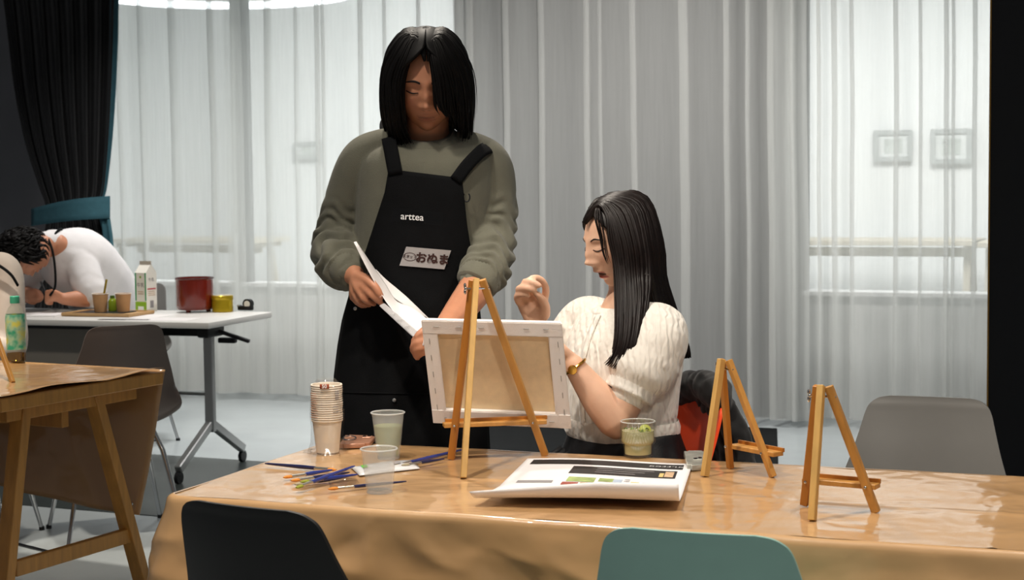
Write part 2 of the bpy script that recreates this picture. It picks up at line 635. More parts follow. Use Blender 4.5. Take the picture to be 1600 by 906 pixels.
def frame_on_far_wall(x0, y0, x1, y1, label, seed):
    v = 13.2
    a, za = on_v(x0, y0, v)
    b, zb = on_v(x1, y1, v)
    c = room((a+b)/2, v, (za+zb)/2)
    w, h = b-a, za-zb
    t = thing('picture_frame', label, 'picture frame', c, TH, 'frames on the far white wall')
    for sx in (-1, 1):
        obj('frame_bar', box((sx*(w/2-0.02), 0, 0), (0.04, 0.03, h), 0.003, 1), M['frame'], t)
    for sz in (-1, 1):
        obj('frame_bar', box((0, 0, sz*(h/2-0.02)), (w-0.08, 0.03, 0.04), 0.003, 1), M['frame'], t)
    obj('mount_card', box((0, 0.008, 0), (w-0.08, 0.008, h-0.08)), M['card'], t)
    obj('print', box((0, 0.002, 0), (w*0.45, 0.006, h*0.45)), mat('print_grey_%d' % seed, 'b9bfba', 0.7, var=0.15, vscale=9), t)
M['frame'] = mat('thin_grey_frame', 'a9adab', 0.5)
M['card'] = mat('white_mount_card', 'd9dcda', 0.8)
frame_on_far_wall(1365, 204, 1426, 252, 'grey picture frame on the far wall, left one of the right pair', 1)
frame_on_far_wall(1454, 202, 1518, 256, 'grey picture frame on the far wall nearest the black partition', 2)
frame_on_far_wall(459, 222, 502, 249, 'small picture frame on the far wall, behind the left sheer', 3)

# ring lamp at the ceiling of the neighbouring room
def ring_lamp():
    c = at(338, -16, 12.2)
    t = thing('ring_lamp', 'glowing ring-shaped ceiling lamp seen through the left sheer at the top edge', 'lamp', c)
    n, R = 64, 1.05
    pts = [(R*math.cos(2*math.pi*k/n), R*math.sin(2*math.pi*k/n), 0) for k in range(n+1)]
    obj('light_ring', tube(pts, 0.03, 8), mat('lamp_glow', 'ffffff', 0.5, emit='f4fbff', estr=6.0), t)
    obj('ring_housing', moved(tube(pts, 0.036, 6, 0.5), (0, 0, 0.035)), M['silver'], t)
    for k in range(3):
        a = 2*math.pi*k/3+0.5
        obj('hanger_wire', tube([(R*math.cos(a), R*math.sin(a), 0.04), (R*math.cos(a), R*math.sin(a), 3.4-c.z)], 0.004, 6), M['silver'], t)
ring_lamp()

# ================================================================ sheer curtains with real pleats
def sheer_panel(px0, px1, pleats, v0, label, hem=0.045, seed=0):
    r = random.Random(seed)
    u0, _ = on_v(px0, 400, v0)
    u1, _ = on_v(px1, 400, v0)
    ps = []
    for p, wpx in pleats:
        a, _ = on_v(p-wpx/2, 400, v0)
        b, _ = on_v(p+wpx/2, 400, v0)
        ps.append((a, b))
    path = []          # (u, v offset, drift key)
    cur = u0
    off = 0.0
    for (a, b) in ps+[(u1, None)]:
        n = max(4, int((a-cur)/0.03))
        ph = r.random()*6
        for k in range(n+1):
            t = k/n
            u = cur+(a-cur)*t
            path.append((u, off*(1-t)+0.022*math.sin(math.pi*t)*math.sin(ph+3.1*t)))
        if b is None:
            break
        w = b-a
        path += [(b, 0.006), (b+0.003, 0.012), (b, 0.018), (a, 0.024), (a-0.003, 0.030), (a, 0.036), (b, 0.042)]
        cur, off = b+0.005, 0.042
    rows = []
    zs = np.linspace(hem, 2.95, 22)
    for z in zs:
        g = (z-1.4)
        row = []
        for i, (u, dv) in enumerate(path):
            sway = 0.018*math.sin(0.9*u+seed)*(-g*0.5)+0.006*nz(u*2, z*1.5, seed)
            flare = 1+0.25*max(0, (1.2-z))
            hemw = 0.02*nz(u*4, seed, 3.0) if z == zs[0] else 0
            row.append((u+sway, v0-dv*flare*1.0, z+hemw))
        rows.append(row)
    o = obj('sheer_curtain', sheet(rows), M['sheer'], None, True)
    o.rotation_euler.z = TH
    tag(o, label, 'curtain', 'white sheer curtains')
    return o
sheer_panel(150, 384, [(197, 3), (232, 4), (281, 7), (340, 5)], VW-0.02, 'translucent white sheer curtain next to the black curtain', 0.05, 1)
sheer_panel(356, 735, [(372, 3), (426, 7), (470, 2), (503, 4), (512, 2), (570, 4), (607, 2), (660, 3)], VW+0.05, 'translucent white sheer curtain behind the standing person', 0.05, 2)
sheer_panel(712, 1262, [(740, 8), (796, 6), (850, 6), (921, 6), (942, 3), (994, 6), (1072, 11), (1138, 6), (1171, 4), (1207, 8), (1240, 4)], VW-0.04, 'white sheer curtain in front of the grey pier, behind the seated woman', 0.04, 3)
sheer_panel(1212, 1600, [(1232, 5), (1281, 3), (1305, 6), (1332, 4), (1400, 5), (1438, 3), (1478, 5), (1489, 3), (1522, 5)], VW+0.04, 'translucent white sheer curtain beside the black partition', 0.05, 4)

# ================================================================ black curtain with teal lining and tie-back
def black_curtain():
    vb = VW-0.28
    base = room(UL+0.2, vb, 0)
    t = thing('black_curtain', 'heavy black curtain with teal lining, gathered by a wide tie-back', 'curtain', base)
    # outline by height: (py, left px, right px)
    prof = [(-60, -8, 184), (0, 4, 180), (60, 12, 179), (140, 22, 176), (220, 38, 171), (290, 60, 164), (318, 70, 158), (345, 72, 160), (380, 66, 170), (430, 58, 178), (520, 50, 186), (640, 45, 190)]
    pr = catmull(prof, 46)
    def surf(lo, hi, n, amp, dv):
        rows = []
        for py, l, rr in pr:
            row = []
            for k in range(n):
                s = lo+(hi-lo)*k/(n-1)
                px = l+(rr-l)*s
                w = (rr-l)/170
                d = vb-dv-amp*w*(math.sin(s*46+0.6*math.sin(py/90))+0.5*math.sin(s*97+1))
                u, z = on_v(px, py, d)
                p = room(u, d, max(z, 0.02))
                row.append(p)
            rows.append(row)
        return rows
    wpart('drape', sheet(surf(0, 0.985, 120, 0.035, 0.0), 0.004), M['blackout'], t, True)
    wpart('lining_edge', sheet(surf(0.955, 1.03, 8, 0.004, 0.012), 0.004), M['teal_cloth'], t, True)
    # tie-back band wrapping round the gathered cloth and up to the wall hook
    rows = []
    for k in range(20):
        s = k/19
        px = 50+122*s
        bow = 0.10+0.10*math.sin(math.pi*s)
        y0 = 326-20*s-4*math.sin(math.pi*s)
        y1 = 353-12*s-2*math.sin(math.pi*s)
        row = []
        for q in range(5):
            py = y0+(y1-y0)*q/4
            u, z = on_v(px, py, vb-bow)
            row.append(room(u, vb-bow, z))
        rows.append(row)
    wpart('tie_band', sheet(rows, 0.006), M['teal_cloth'], t, True)
    # lining hanging below the band at the window side
    rows = []
    for py, a, b in [(338, 157, 171), (365, 160, 175), (395, 164, 178), (450, 165, 184), (560, 166, 190)]:
        rows.append([room(on_v(a+(b-a)*k/5, py, vb-0.1)[0], vb-0.1-0.01*math.sin(k*2), max(0.02, on_v(a, py, vb-0.1)[1])) for k in range(6)])
    wpart('lining', sheet(rows, 0.004), M['teal_cloth'], t, True)
black_curtain()

# ================================================================ trestle tables
def make_trestle(name, label, L, D, H=0.72, wood='wood', group=None):
    t = thing(name, label, 'table', group=group)
    w = M[wood]
    obj('tabletop', box((0, 0, H-0.02), (L, D, 0.04), 0.003, 1), w, t)
    for sx in (-1, 1):
        x = sx*(L/2-0.07)
        obj('end_rail', box((x, 0, H-0.06), (0.04, D*0.80, 0.04), 0.002, 1), w, t)
        for sy in (-1, 1):
            obj('leg', beam((x, 0.10 if sy > 0 else -0.20, H-0.045), (x, sy*(D/2-0.03), 0.0), 0.034, 0.05, (1, 0, 0), 0.002), w, t)
        obj('crossbar', box((x, 0, 0.205), (0.026, D*0.72, 0.045), 0.002, 1), w, t)
    obj('stretcher', box((0, 0, H-0.10), (L-0.18, 0.03, 0.07), 0.002, 1), w, t)
    return t

# main table
TT = math.radians(-20.3)
TRX, TRY = math.cos(TT), math.sin(TT)
FL = Vector((-0.665, 2.985, 0))
TL, TD, TZ = 1.80, 0.675, 0.72
def tab(a, b, z=0.0):
    """main-table coordinates: a along from the left end, b across from the front edge"""
    return Vector((FL.x+a*TRX-b*TRY, FL.y+a*TRY+b*TRX, z))
main_t = make_trestle('trestle_table', 'long wooden trestle table under brown paper in the foreground', TL-0.012, TD-0.012, TZ-0.004)
main_t.location = tab(TL/2, TD/2)
main_t.rotation_euler.z = TT

def main_cover():
    t = thing('paper_cover', 'shiny brown kraft paper draped over the foreground table', 'table cover', (0, 0, 0))
    r = 0.012
    rows = []
    na, nb = 150, 62
    top = TZ+0.002
    for j in range(nb):
        b = r+(TD-2*r)*j/(nb-1)
        row = []
        for i in range(na):
            a = r+(TL-2*r)*i/(na-1)
            h = 0.0016*(1+nz(a*7, b*9, 1.3))+0.0022*max(0, nz(a*2.3+5, b*3.1, 2))+0.0012*abs(nz(a*16, b*22, 5))
            # creases where the roll was folded
            for q in (0.52, 1.12, 1.5):
                h += 0.0022*math.exp(-((a-q)/0.006)**2)*(0.6+0.4*nz(b*12, q))
            h += 0.002*math.exp(-((b-0.31-0.02*math.sin(a*3))/0.006)**2)
            row.append(tab(a, b, top+h))
        rows.append(row)
    wpart('paper_top', sheet(rows), M['kraft'], t, True)
    # skirt: runs from the back of the left end round the front corner along the front
    path = []
    for k in range(34):
        path.append((0.0, TD-0.002-(TD-0.03)*k/33, (-1, 0)))
    for k in range(1, 9):
        q = math.pi/2*k/9
        path.append((0.028-0.028*math.cos(q), 0.028-0.028*math.sin(q), (-math.cos(q), -math.sin(q))))
    for k in range(150):
        path.append((0.03+(TL-0.03)*k/149, 0.0, (0, -1)))
    rows = []
    drop = [(-0.014, 0.0), (-0.009, 0.0005), (-0.004, -0.002), (0.0, -0.006), (0.002, -0.012)]
    for k in range(1, 42):
        drop.append((0.002, -0.012-0.225*k/41))
    S = 0
    for (o_, dz) in drop:
        row = []
        dep = max(0, -dz-0.012)
        for i, (a, b, (na_, nb_)) in enumerate(path):
            s = i*0.012
            g = min(1, dep/0.25)
            corner = math.exp(-((i-38)/9)**2)
            w = 0.026*g*nz(s*2.2, dep*2.5, 4)+0.030*min(1, dep/0.1)*(abs(nz(s*4.5+dep*6, dep*5.5-s*2, 9))-0.25)
            w += 0.016*min(1, dep/0.06)*(0.5-abs(nz(s*8-dep*9, dep*9+s*3, 2)))
            w += 0.055*g*corner
            off = o_+w+0.02*g
            edge = 0.003*nz(s*6, 0, 7)*(1 if dz > -0.02 else 0)
            row.append(tab(a+na_*off, b+nb_*off, TZ+0.004+dz+edge))
        rows.append(row)
    wpart('paper_skirt', sheet(rows), M['kraft'], t, True)
    # back hem, a short fold behind the table
    rows = []
    for (o_, dz) in [(-0.014, 0.0), (-0.003, 0.0), (0.001, -0.006), (0.002, -0.03), (0.004, -0.09), (0.006, -0.16)]:
        rows.append([tab(0.01+(TL-0.02)*i/79, TD+o_+0.006*nz(i*0.2, dz*9), TZ+0.004+dz) for i in range(80)])
    wpart('paper_hem', sheet(rows), M['kraft'], t, True)
main_cover()

# left table pair
TH2 = math.radians(-27.3)
r2 = Vector((math.cos(TH2), math.sin(TH2), 0))
d2 = Vector((-math.sin(TH2), math.cos(TH2), 0))
LC = Vector((-1.118, 5.088, 0))
D2 = 0.70
def ltab(a, b, z=0.0):
    """left-table coordinates: a back along the table from its right end, b from the far edge towards the camera"""
    return LC - r2*a - d2*b + Vector((0, 0, z))
lt = make_trestle('trestle_table', 'wooden trestle table with brown paper top at the left edge', 1.8, D2, 0.718)
lt.location = ltab(0.9, D2/2)
lt.rotation_euler.z = TH2
lt2 = copy_tree(lt)
lt2.location = ltab(0.9, D2/2+D2+0.012)
lt2['label'] = 'trestle table cut off at the lower left, only its slanted leg in view'

def left_cover():
    t = thing('paper_cover', 'brown kraft paper on the left table, hanging down at its far side', 'table cover', (0, 0, 0))
    rows = []
    for j in range(30):
        b = D2*j/29
        row = []
        for i in range(60):
            a = 1.75*i/59
            lift = 0.010*math.exp(-(a/0.05)**2)*(0.5+0.5*math.sin(b*14+1))
            h = 0.0025*(1+nz(a*6, b*7, 11))+0.002*abs(nz(a*13, b*15, 3))+lift
            row.append(ltab(a-0.004+0.01*nz(b*9, 2), b+0.0*a, 0.720+h))
        rows.append(row)
    wpart('paper_top', sheet(rows, 0.0008), M['kraft'], t, True)
    rows = []
    for k in range(30):
        s = k/29
        z = 0.725-0.47*s
        row = []
        for i in range(60):
            a = -0.004+1.7*i/59
            w = 0.02*s*nz(a*3, z*4, 6)+0.03*s*(abs(nz(a*3-z*2, z*3+a, 8))-0.2)
            row.append(ltab(a+0.075*s, -0.006-w+0.05*s, z+0.075*s*math.exp(-((a-0.9)/0.5)**2)))
        rows.append(row)
    wpart('paper_hanging', sheet(rows, 0.0008), M['kraft'], t, True)
    wpart('clip', lathe([(0.006, 0), (0.006, 0.006), (0.003, 0.008)], 12, tuple(ltab(0.1, 0.05, 0.29))), M['chrome'], t)
left_cover()

# pale tables in the neighbouring room
far_t = make_trestle('cafe_table', 'pale wooden table in the bright room, seen through the right sheer', 1.5, 0.7, 0.86, 'wood_far')
far_t.location = room(-0.55, 12.2)
far_t.rotation_euler.z = TH
far_t2 = copy_tree(far_t)
far_t2['label'] = 'pale wooden table in the bright room, seen through the left sheer'
far_t2.location = room(on_v(310, 370, 12.3)[0], 12.3)
far_t3 = copy_tree(far_t)
far_t3['label'] = 'pale wooden table in the bright room, just right of the grey pier'
far_t3.location = room(-2.1, 12.5)
for q in (far_t, far_t2, far_t3):
    q['group'] = 'tables in the bright room'

# ================================================================ shell chairs
def shell_grid():
    # side profile (y back positive, z up) and half width, from seat front lip to top of back
    prof = [(-0.225, 0.425, 0.200), (-0.20, 0.438, 0.214), (-0.10, 0.428, 0.226), (0.02, 0.420, 0.230), (0.11, 0.428, 0.228),
            (0.175, 0.470, 0.222), (0.205, 0.54, 0.208), (0.225, 0.62, 0.186), (0.243, 0.69, 0.163), (0.257, 0.740, 0.149),
            (0.266, 0.775, 0.140), (0.270, 0.793, 0.132), (0.273, 0.803, 0.121), (0.2745, 0.809, 0.108), (0.275, 0.8125, 0.088)]
    P = catmull(prof, 76)
    rows = []
    for i, (y, z, w) in enumerate(P):
        row = []
        back = min(1, max(0, (z-0.45)/0.12))
        for k in range(33):
            s = -1+2*k/32
            x = w*s
            lift = (1-back)*0.055*abs(s)**3.2
            fwd = back*0.058*(abs(x)/0.20)**2.2*(0.6+0.4*min(1, max(0, (0.83-z)/0.25)))
            row.append((x, y-fwd, z+lift))
        rows.append(row)
    dirs = []
    for i, (y, z, w) in enumerate(P):
        b_ = min(1, max(0, (z-0.43)/0.06)) if y > 0 else 0
        q = Vector((0, b_, -(1-b_)))
        dirs.append(q.normalized())
    return rows, dirs
_sg, _sd = shell_grid()
SHELL = to_mesh('shell', sheet(_sg, 0.007, _sd), 60)
SHELLS = {}
def make_chair(label, shell_mat, loc, rz, legs='chrome', group='shell chairs'):
    t = thing('shell_chair', label, 'chair', loc, rz, group)
    if shell_mat not in SHELLS:
        SHELLS[shell_mat] = SHELL.copy()
    me = SHELLS[shell_mat]
    obj('shell', me, M[shell_mat], t)
    for sx in (-1, 1):
        for sy in (-1, 1):
            obj('leg', tube([(sx*0.12, sy*0.11, 0.412), (sx*0.15, sy*0.15, 0.33), (sx*0.215, sy*0.215+0.0, 0.006)], [0.010, 0.010, 0.008], 12), M[legs], t)
            obj('foot_cap', lathe([(0.011, 0), (0.011, 0.012), (0.008, 0.016)], 12, (sx*0.215, sy*0.215, 0)), M['black_plastic'], t)
        obj('seat_rail', tube([(sx*0.12, -0.12, 0.407), (sx*0.12, 0.12, 0.407)], 0.009, 10), M[legs], t)
    obj('cross_rail', tube([(-0.135, 0.13, 0.36), (0.135, 0.13, 0.36)], 0.006, 8), M[legs], t)
    obj('cross_rail', tube([(-0.135, -0.13, 0.36), (0.135, -0.13, 0.36)], 0.006, 8), M[legs], t)
    return t

def chair_at(px, py, ztop, label, shell_mat, yaw_deg, depth, legs='chrome'):
    """chair whose backrest top centre stands at the pixel; yaw 0 = seat faces the camera"""
    p = at(px, py, depth)
    a = math.radians(yaw_deg)
    off = Vector((-0.273*math.sin(a), 0.273*math.cos(a), 0))   # local (0, .273) rotated
    return make_chair(label, shell_mat, (p.x-off.x, p.y-off.y, 0), a, legs)
chair_at(378, 783, 0.81, 'black shell chair in the foreground, backrest towards the viewer', 'shell_black', 150, 2.44)
chair_at(1083, 823, 0.81, 'teal shell chair in the foreground, backrest towards the viewer', 'shell_teal', 160, 2.22)
chair_at(1452, 625, 0.81, 'grey shell chair at the far right end of the table', 'shell_grey', -22, 3.60)
chair_at(196, 509, 0.81, 'taupe shell chair between the left table and the white table', 'shell_taupe', 205, 5.75)

# ================================================================ white folding table
WF = Vector((-1.32, 6.934, 0))
TH3 = math.radians(-18.5)
r3 = Vector((math.cos(TH3), math.sin(TH3), 0))
d3 = Vector((-math.sin(TH3), math.cos(TH3), 0))
WL, WD = 1.8, 0.60
def wtab(a, b, z=0.0):
    """white-table coordinates: a from the right end to the left, b from front edge to back"""
    return WF - r3*a + d3*b + Vector((0, 0, z))
def white_table():
    t = thing('folding_table', 'white flip-top folding table on silver castor legs', 'table', wtab(WL/2, WD/2), TH3)
    obj('tabletop', box((0, 0, 0.706), (WL, WD, 0.028), 0.006, 2), M['white_top'], t)
    obj('modesty_panel', box((-0.13, -0.22, 0.51), (WL-0.42, 0.012, 0.34), 0.004, 1), M['panel_grey'], t)
    obj('panel_rail', box((-0.13, -0.22, 0.682), (WL-0.42, 0.02, 0.02), 0.002, 1), M['black_plastic'], t)
    obj('beam', box((0, 0.0, 0.655), (WL-0.36, 0.045, 0.05), 0.004, 1), M['black_plastic'], t)
    obj('lower_bar', tube([(-WL/2+0.2, 0.02, 0.36), (WL/2-0.2, 0.02, 0.36)], 0.008, 8), M['silver'], t)
    for sx in (-1, 1):
        x = sx*(WL/2-0.17)
        leg = obj('leg', join([beam((x, 0.0, 0.19), (x, 0.0, 0.66), 0.045, 0.03, (0, 1, 0), 0.004)]), M['silver'], t)
        for sy in (-1, 1):
            f = obj('foot', join([beam((x, 0.01*sy, 0.225), (x, sy*0.30, 0.065), 0.04, 0.032, (1, 0, 0), 0.004)]), M['silver'], t)
            c = obj('castor', join([lathe([(0.012, 0), (0.028, 0.001), (0.028, 0.018), (0.012, 0.019)], 18)]), M['black_plastic'], f)
            c.data.transform(Matrix.Translation((x-0.009, sy*0.295, 0.03)) @ Matrix.Rotation(math.pi/2, 4, 'Y'))
        obj('hinge', join([box((x, 0.02, 0.655), (0.06, 0.16, 0.06), 0.012, 2), beam((x+sx*0.02, 0.05, 0.65), (x+sx*0.16, 0.09, 0.60), 0.03, 0.016, (0, 0, 1), 0.003)]), M['black_plastic'], t)
        obj('latch', join([box((x+sx*0.03, 0.12, 0.60), (0.09, 0.03, 0.025), 0.005, 1)]), M['black_plastic'], t)
white_table()
# ================================================================ things on the main table
ZT = TZ+0.0055        # top of the paper
M.update(
    canvas_white=mat('primed_canvas', 'e6dfda', 0.8, bump=0.15, bscale=700),
    canvas_raw=mat('raw_linen_back', 'e4cba3', 0.85, var=0.05, vscale=60, bump=0.2, bscale=900),
    staple=mat('steel_staple', '9a9894', 0.35, 0.9),
    paper=mat('white_paper', 'e8e5e4', 0.7),
    paper_print=mat('poster_paper', 'f0edee', 0.45),
    ink=mat('black_ink', '1d1a1c', 0.6),
    cup_paper=mat('white_cup_paper', 'efe3d2', 0.6),
    film=pane_mat('clear_plastic_film', (0.95, 0.95, 0.95), 0.10, 0.12),
    clear=mat('clear_cup_plastic', 'e4e6e4', 0.08, alpha=0.17),
    rimclear=mat('clear_cup_rim', 'e9ebea', 0.1, alpha=0.5),
    water=mat('clear_water', 'dfe3e0', 0.03, alpha=0.10),
    green_water=mat('pale_green_water', 'bcc690', 0.12, alpha=0.42),
    ribbed=pane_mat('ribbed_glass', (0.975, 0.98, 0.965), 0.13, 0.05),
    lemonade=mat('pale_yellow_drink', 'dcd8a6', 0.15, alpha=0.80),
    mint=mat('mint_leaf', '5d7f22', 0.5, var=0.2, vscale=60),
    lime=mat('lime_flesh', 'b5bf4a', 0.35),
    blue_handle=mat('blue_lacquer', '2b3a86', 0.25, coat=0.4),
    navy_handle=mat('navy_lacquer', '23264f', 0.3, coat=0.3),
    ferrule=mat('brush_ferrule', 'c9c3b8', 0.25, 0.9),
    bristle_orange=mat('orange_bristles', 'd2842a', 0.7, bump=0.3, bscale=400),
    bristle_green=mat('olive_bristles', '8a9027', 0.7, bump=0.3, bscale=400),
    bristle_grey=mat('grey_bristles', 'a69a80', 0.7, bump=0.3, bscale=400),
    phone_pink=mat('copper_phone_back', 'b08169', 0.3, 0.3),
    phone_clear=mat('clear_phone_case', 'b9b9b0', 0.2, var=0.2, vscale=40, coat=0.5),
    lens=mat('camera_lens', '15161a', 0.08, coat=1.0),
    print_green=mat('print_green', '9aab6a', 0.6, var=0.35, vscale=60),
    print_tan=mat('print_tan', 'c9a987', 0.6, var=0.35, vscale=60),
    print_grey=mat('print_grey', '8f8b8c', 0.6),
    print_blue=mat('print_blue', 'a9b7c9', 0.6, var=0.2, vscale=60),
    print_yellow=mat('print_yellow', 'd3bb78', 0.6),
    print_maroon=mat('print_maroon', '9a4a3c', 0.6),
    brown_ink=mat('brown_label_ink', '9a4a2c', 0.6),
    brown_label=mat('faded_label_ink', 'b98f78', 0.6),
    white_print=mat('white_print', 'f2f2f2', 0.6),
)

def easel(label, apex, fa, fb, fc, ledge_f, ledge_ext, group='small tabletop easels', woods=('wood', 'wood_dark', 'wood_pale')):
    """fa, fb feet of the two ledge-carrying legs, fc foot of the prop leg; apex where they meet"""
    apex, fa, fb, fc = Vector(apex), Vector(fa), Vector(fb), Vector(fc)
    base = (fa+fb+fc)/3
    base.z = ZT
    t = wthing('tabletop_easel', label, 'easel', base, group)
    across = (fb-fa).normalized()
    out = (fc-(fa+fb)/2); out.z = 0
    out.normalize()
    la = apex-across*0.010; lb = apex+across*0.010
    up = out
    wpart('leg', beam(la, fa, 0.0145, 0.011, out, 0.001), M[woods[1]], t)
    wpart('leg', beam(lb, fb, 0.0145, 0.011, out, 0.001), M[woods[0]], t)
    wpart('prop_leg', beam(apex+out*0.008+Vector((0, 0, 0.002)), fc, 0.0145, 0.012, across, 0.001), M[woods[2]], t)
    # ledge on the side away from the prop
    ea = la.lerp(fa, ledge_f); eb = lb.lerp(fb, ledge_f)
    d = (eb-ea).normalized()
    sh = -out*0.016
    lz = wpart('ledge', beam(ea-d*ledge_ext[0]+sh, eb+d*ledge_ext[1]+sh, 0.028, 0.009, (0, 0, 1), 0.001), M['wood'], t)
    wpart('ledge_lip', beam(ea-d*ledge_ext[0]+sh-out*0.012+Vector((0, 0, 0.007)), eb+d*ledge_ext[1]+sh-out*0.012+Vector((0, 0, 0.007)), 0.005, 0.008, (0, 0, 1)), M['wood_dark'], lz)
    # bolt with wing nut through the head, and screws at the ledge
    b0 = la-across*0.014-Vector((0, 0, 0.018)); b1 = lb+across*0.014-Vector((0, 0, 0.018))
    bo = wpart('bolt', tube([b0, b1], 0.0022, 8), M['chrome'], t)
    wpart('wing_nut', join([ellipsoid(b0+Vector((0, 0, s*0.006))-across*0.002, (0.003, 0.003, 0.006), 10, 8) for s in (-1, 1)]+[ellipsoid(b0, (0.004, 0.004, 0.004), 10, 8)]), M['chrome'], bo)
    for q in (ea, eb):
        wpart('screw', ellipsoid(q+out*0.007, (0.003, 0.003, 0.003), 10, 8), M['chrome'], t)
    return t

easel('wooden tabletop easel holding the stretched canvas', at(746, 437, 3.29), on(705, 717, ZT), on(852, 711, ZT), on(724, 747, ZT), 0.81, (0.030, 0.022))
easel('empty wooden easel nearer the grey chair', at(1286, 603, 2.77), on(1257, 789, ZT), on(1369, 800, ZT), on(1269, 813, ZT), 0.80, (0.012, 0.014))
easel('empty wooden easel beside the orange chair', at(1133, 562, 3.16), on(1141, 731, ZT), on(1208, 745, ZT), on(1101, 744, ZT), 0.80, (0.006, 0.020))

def canvas():
    c = [at(658, 500, 3.335), at(878, 505, 3.355), at(893, 670, 3.415), at(677, 661, 3.385)]   # TL TR BR BL
    base = (c[2]+c[3])/2
    t = wthing('stretched_canvas', 'stretched white canvas seen from its stapled back, on the easel', 'canvas', base)
    n = (c[1]-c[0]).cross(c[3]-c[0]).normalized()      # points away from or to the camera
    if n.y > 0:
        n = -n                                          # towards the camera
    W, Hh = (c[1]-c[0]).length, (c[3]-c[0]).length
    def P(u, v, d):
        a = c[0].lerp(c[1], u); b = c[3].lerp(c[2], u)
        return a.lerp(b, v)+n*d
    th, bw = 0.018, 0.031
    def bar(u0, v0, u1, v1, d0=-th, d1=0.0, bev=0.002):
        co = [P(u, v, d) for d in (d0, d1) for v in (v0, v1) for u in (u0, u1)]
        bm = bmesh.new()
        vs = [bm.verts.new(x) for x in co]
        for q in ((0, 1, 3, 2), (4, 6, 7, 5), (0, 4, 5, 1), (2, 3, 7, 6), (0, 2, 6, 4), (1, 5, 7, 3)):
            bm.faces.new([vs[k] for k in q])
        bmesh.ops.bevel(bm, geom=list(bm.edges), offset=bev, segments=2, affect='EDGES')
        return from_bm(bm)
    bu, bv = bw/W, bw/Hh
    wpart('stretcher_bar', bar(0, 0, 1, bv), M['canvas_white'], t)
    wpart('stretcher_bar', bar(0, 1-bv, 1, 1), M['canvas_white'], t)
    wpart('stretcher_bar', bar(0, bv*0.9, bu, 1-bv*0.9, -th, -0.0004), M['canvas_white'], t)
    wpart('stretcher_bar', bar(1-bu, bv*0.9, 1, 1-bv*0.9, -th, -0.0004), M['canvas_white'], t)
    wpart('canvas_face', bar(0.012, 0.012, 0.988, 0.988, -th-0.0012, -th+0.0016, 0.0004), M['canvas_raw'], t, label='raw linen back of the canvas')
    wpart('corner_fold', bar(0.0, 1-bv*0.99, bu*0.8, 0.996, -0.001, 0.0022, 0.0006), M['canvas_white'], t)
    wpart('corner_fold', bar(1-bu*0.8, 1-bv*0.99, 1, 0.996, -0.001, 0.0022, 0.0006), M['canvas_white'], t)
    def staple(u, v, horiz):
        a = 0.006
        du, dv = (a/W, 0) if horiz else (0, a/Hh)
        wpart('staple', tube([P(u-du, v-dv, 0.0006), P(u+du, v+dv, 0.0006)], 0.0007, 6), M['staple'], t)
    for u in (0.1, 0.26, 0.42, 0.56, 0.74, 0.88):
        staple(u, bv*0.45, True)
        staple(u-0.02, 1-bv*0.45, True)
    for v in (0.2, 0.36, 0.52, 0.68, 0.84):
        staple(bu*0.4, v, False)
        staple(1-bu*0.4, v, False)
canvas()

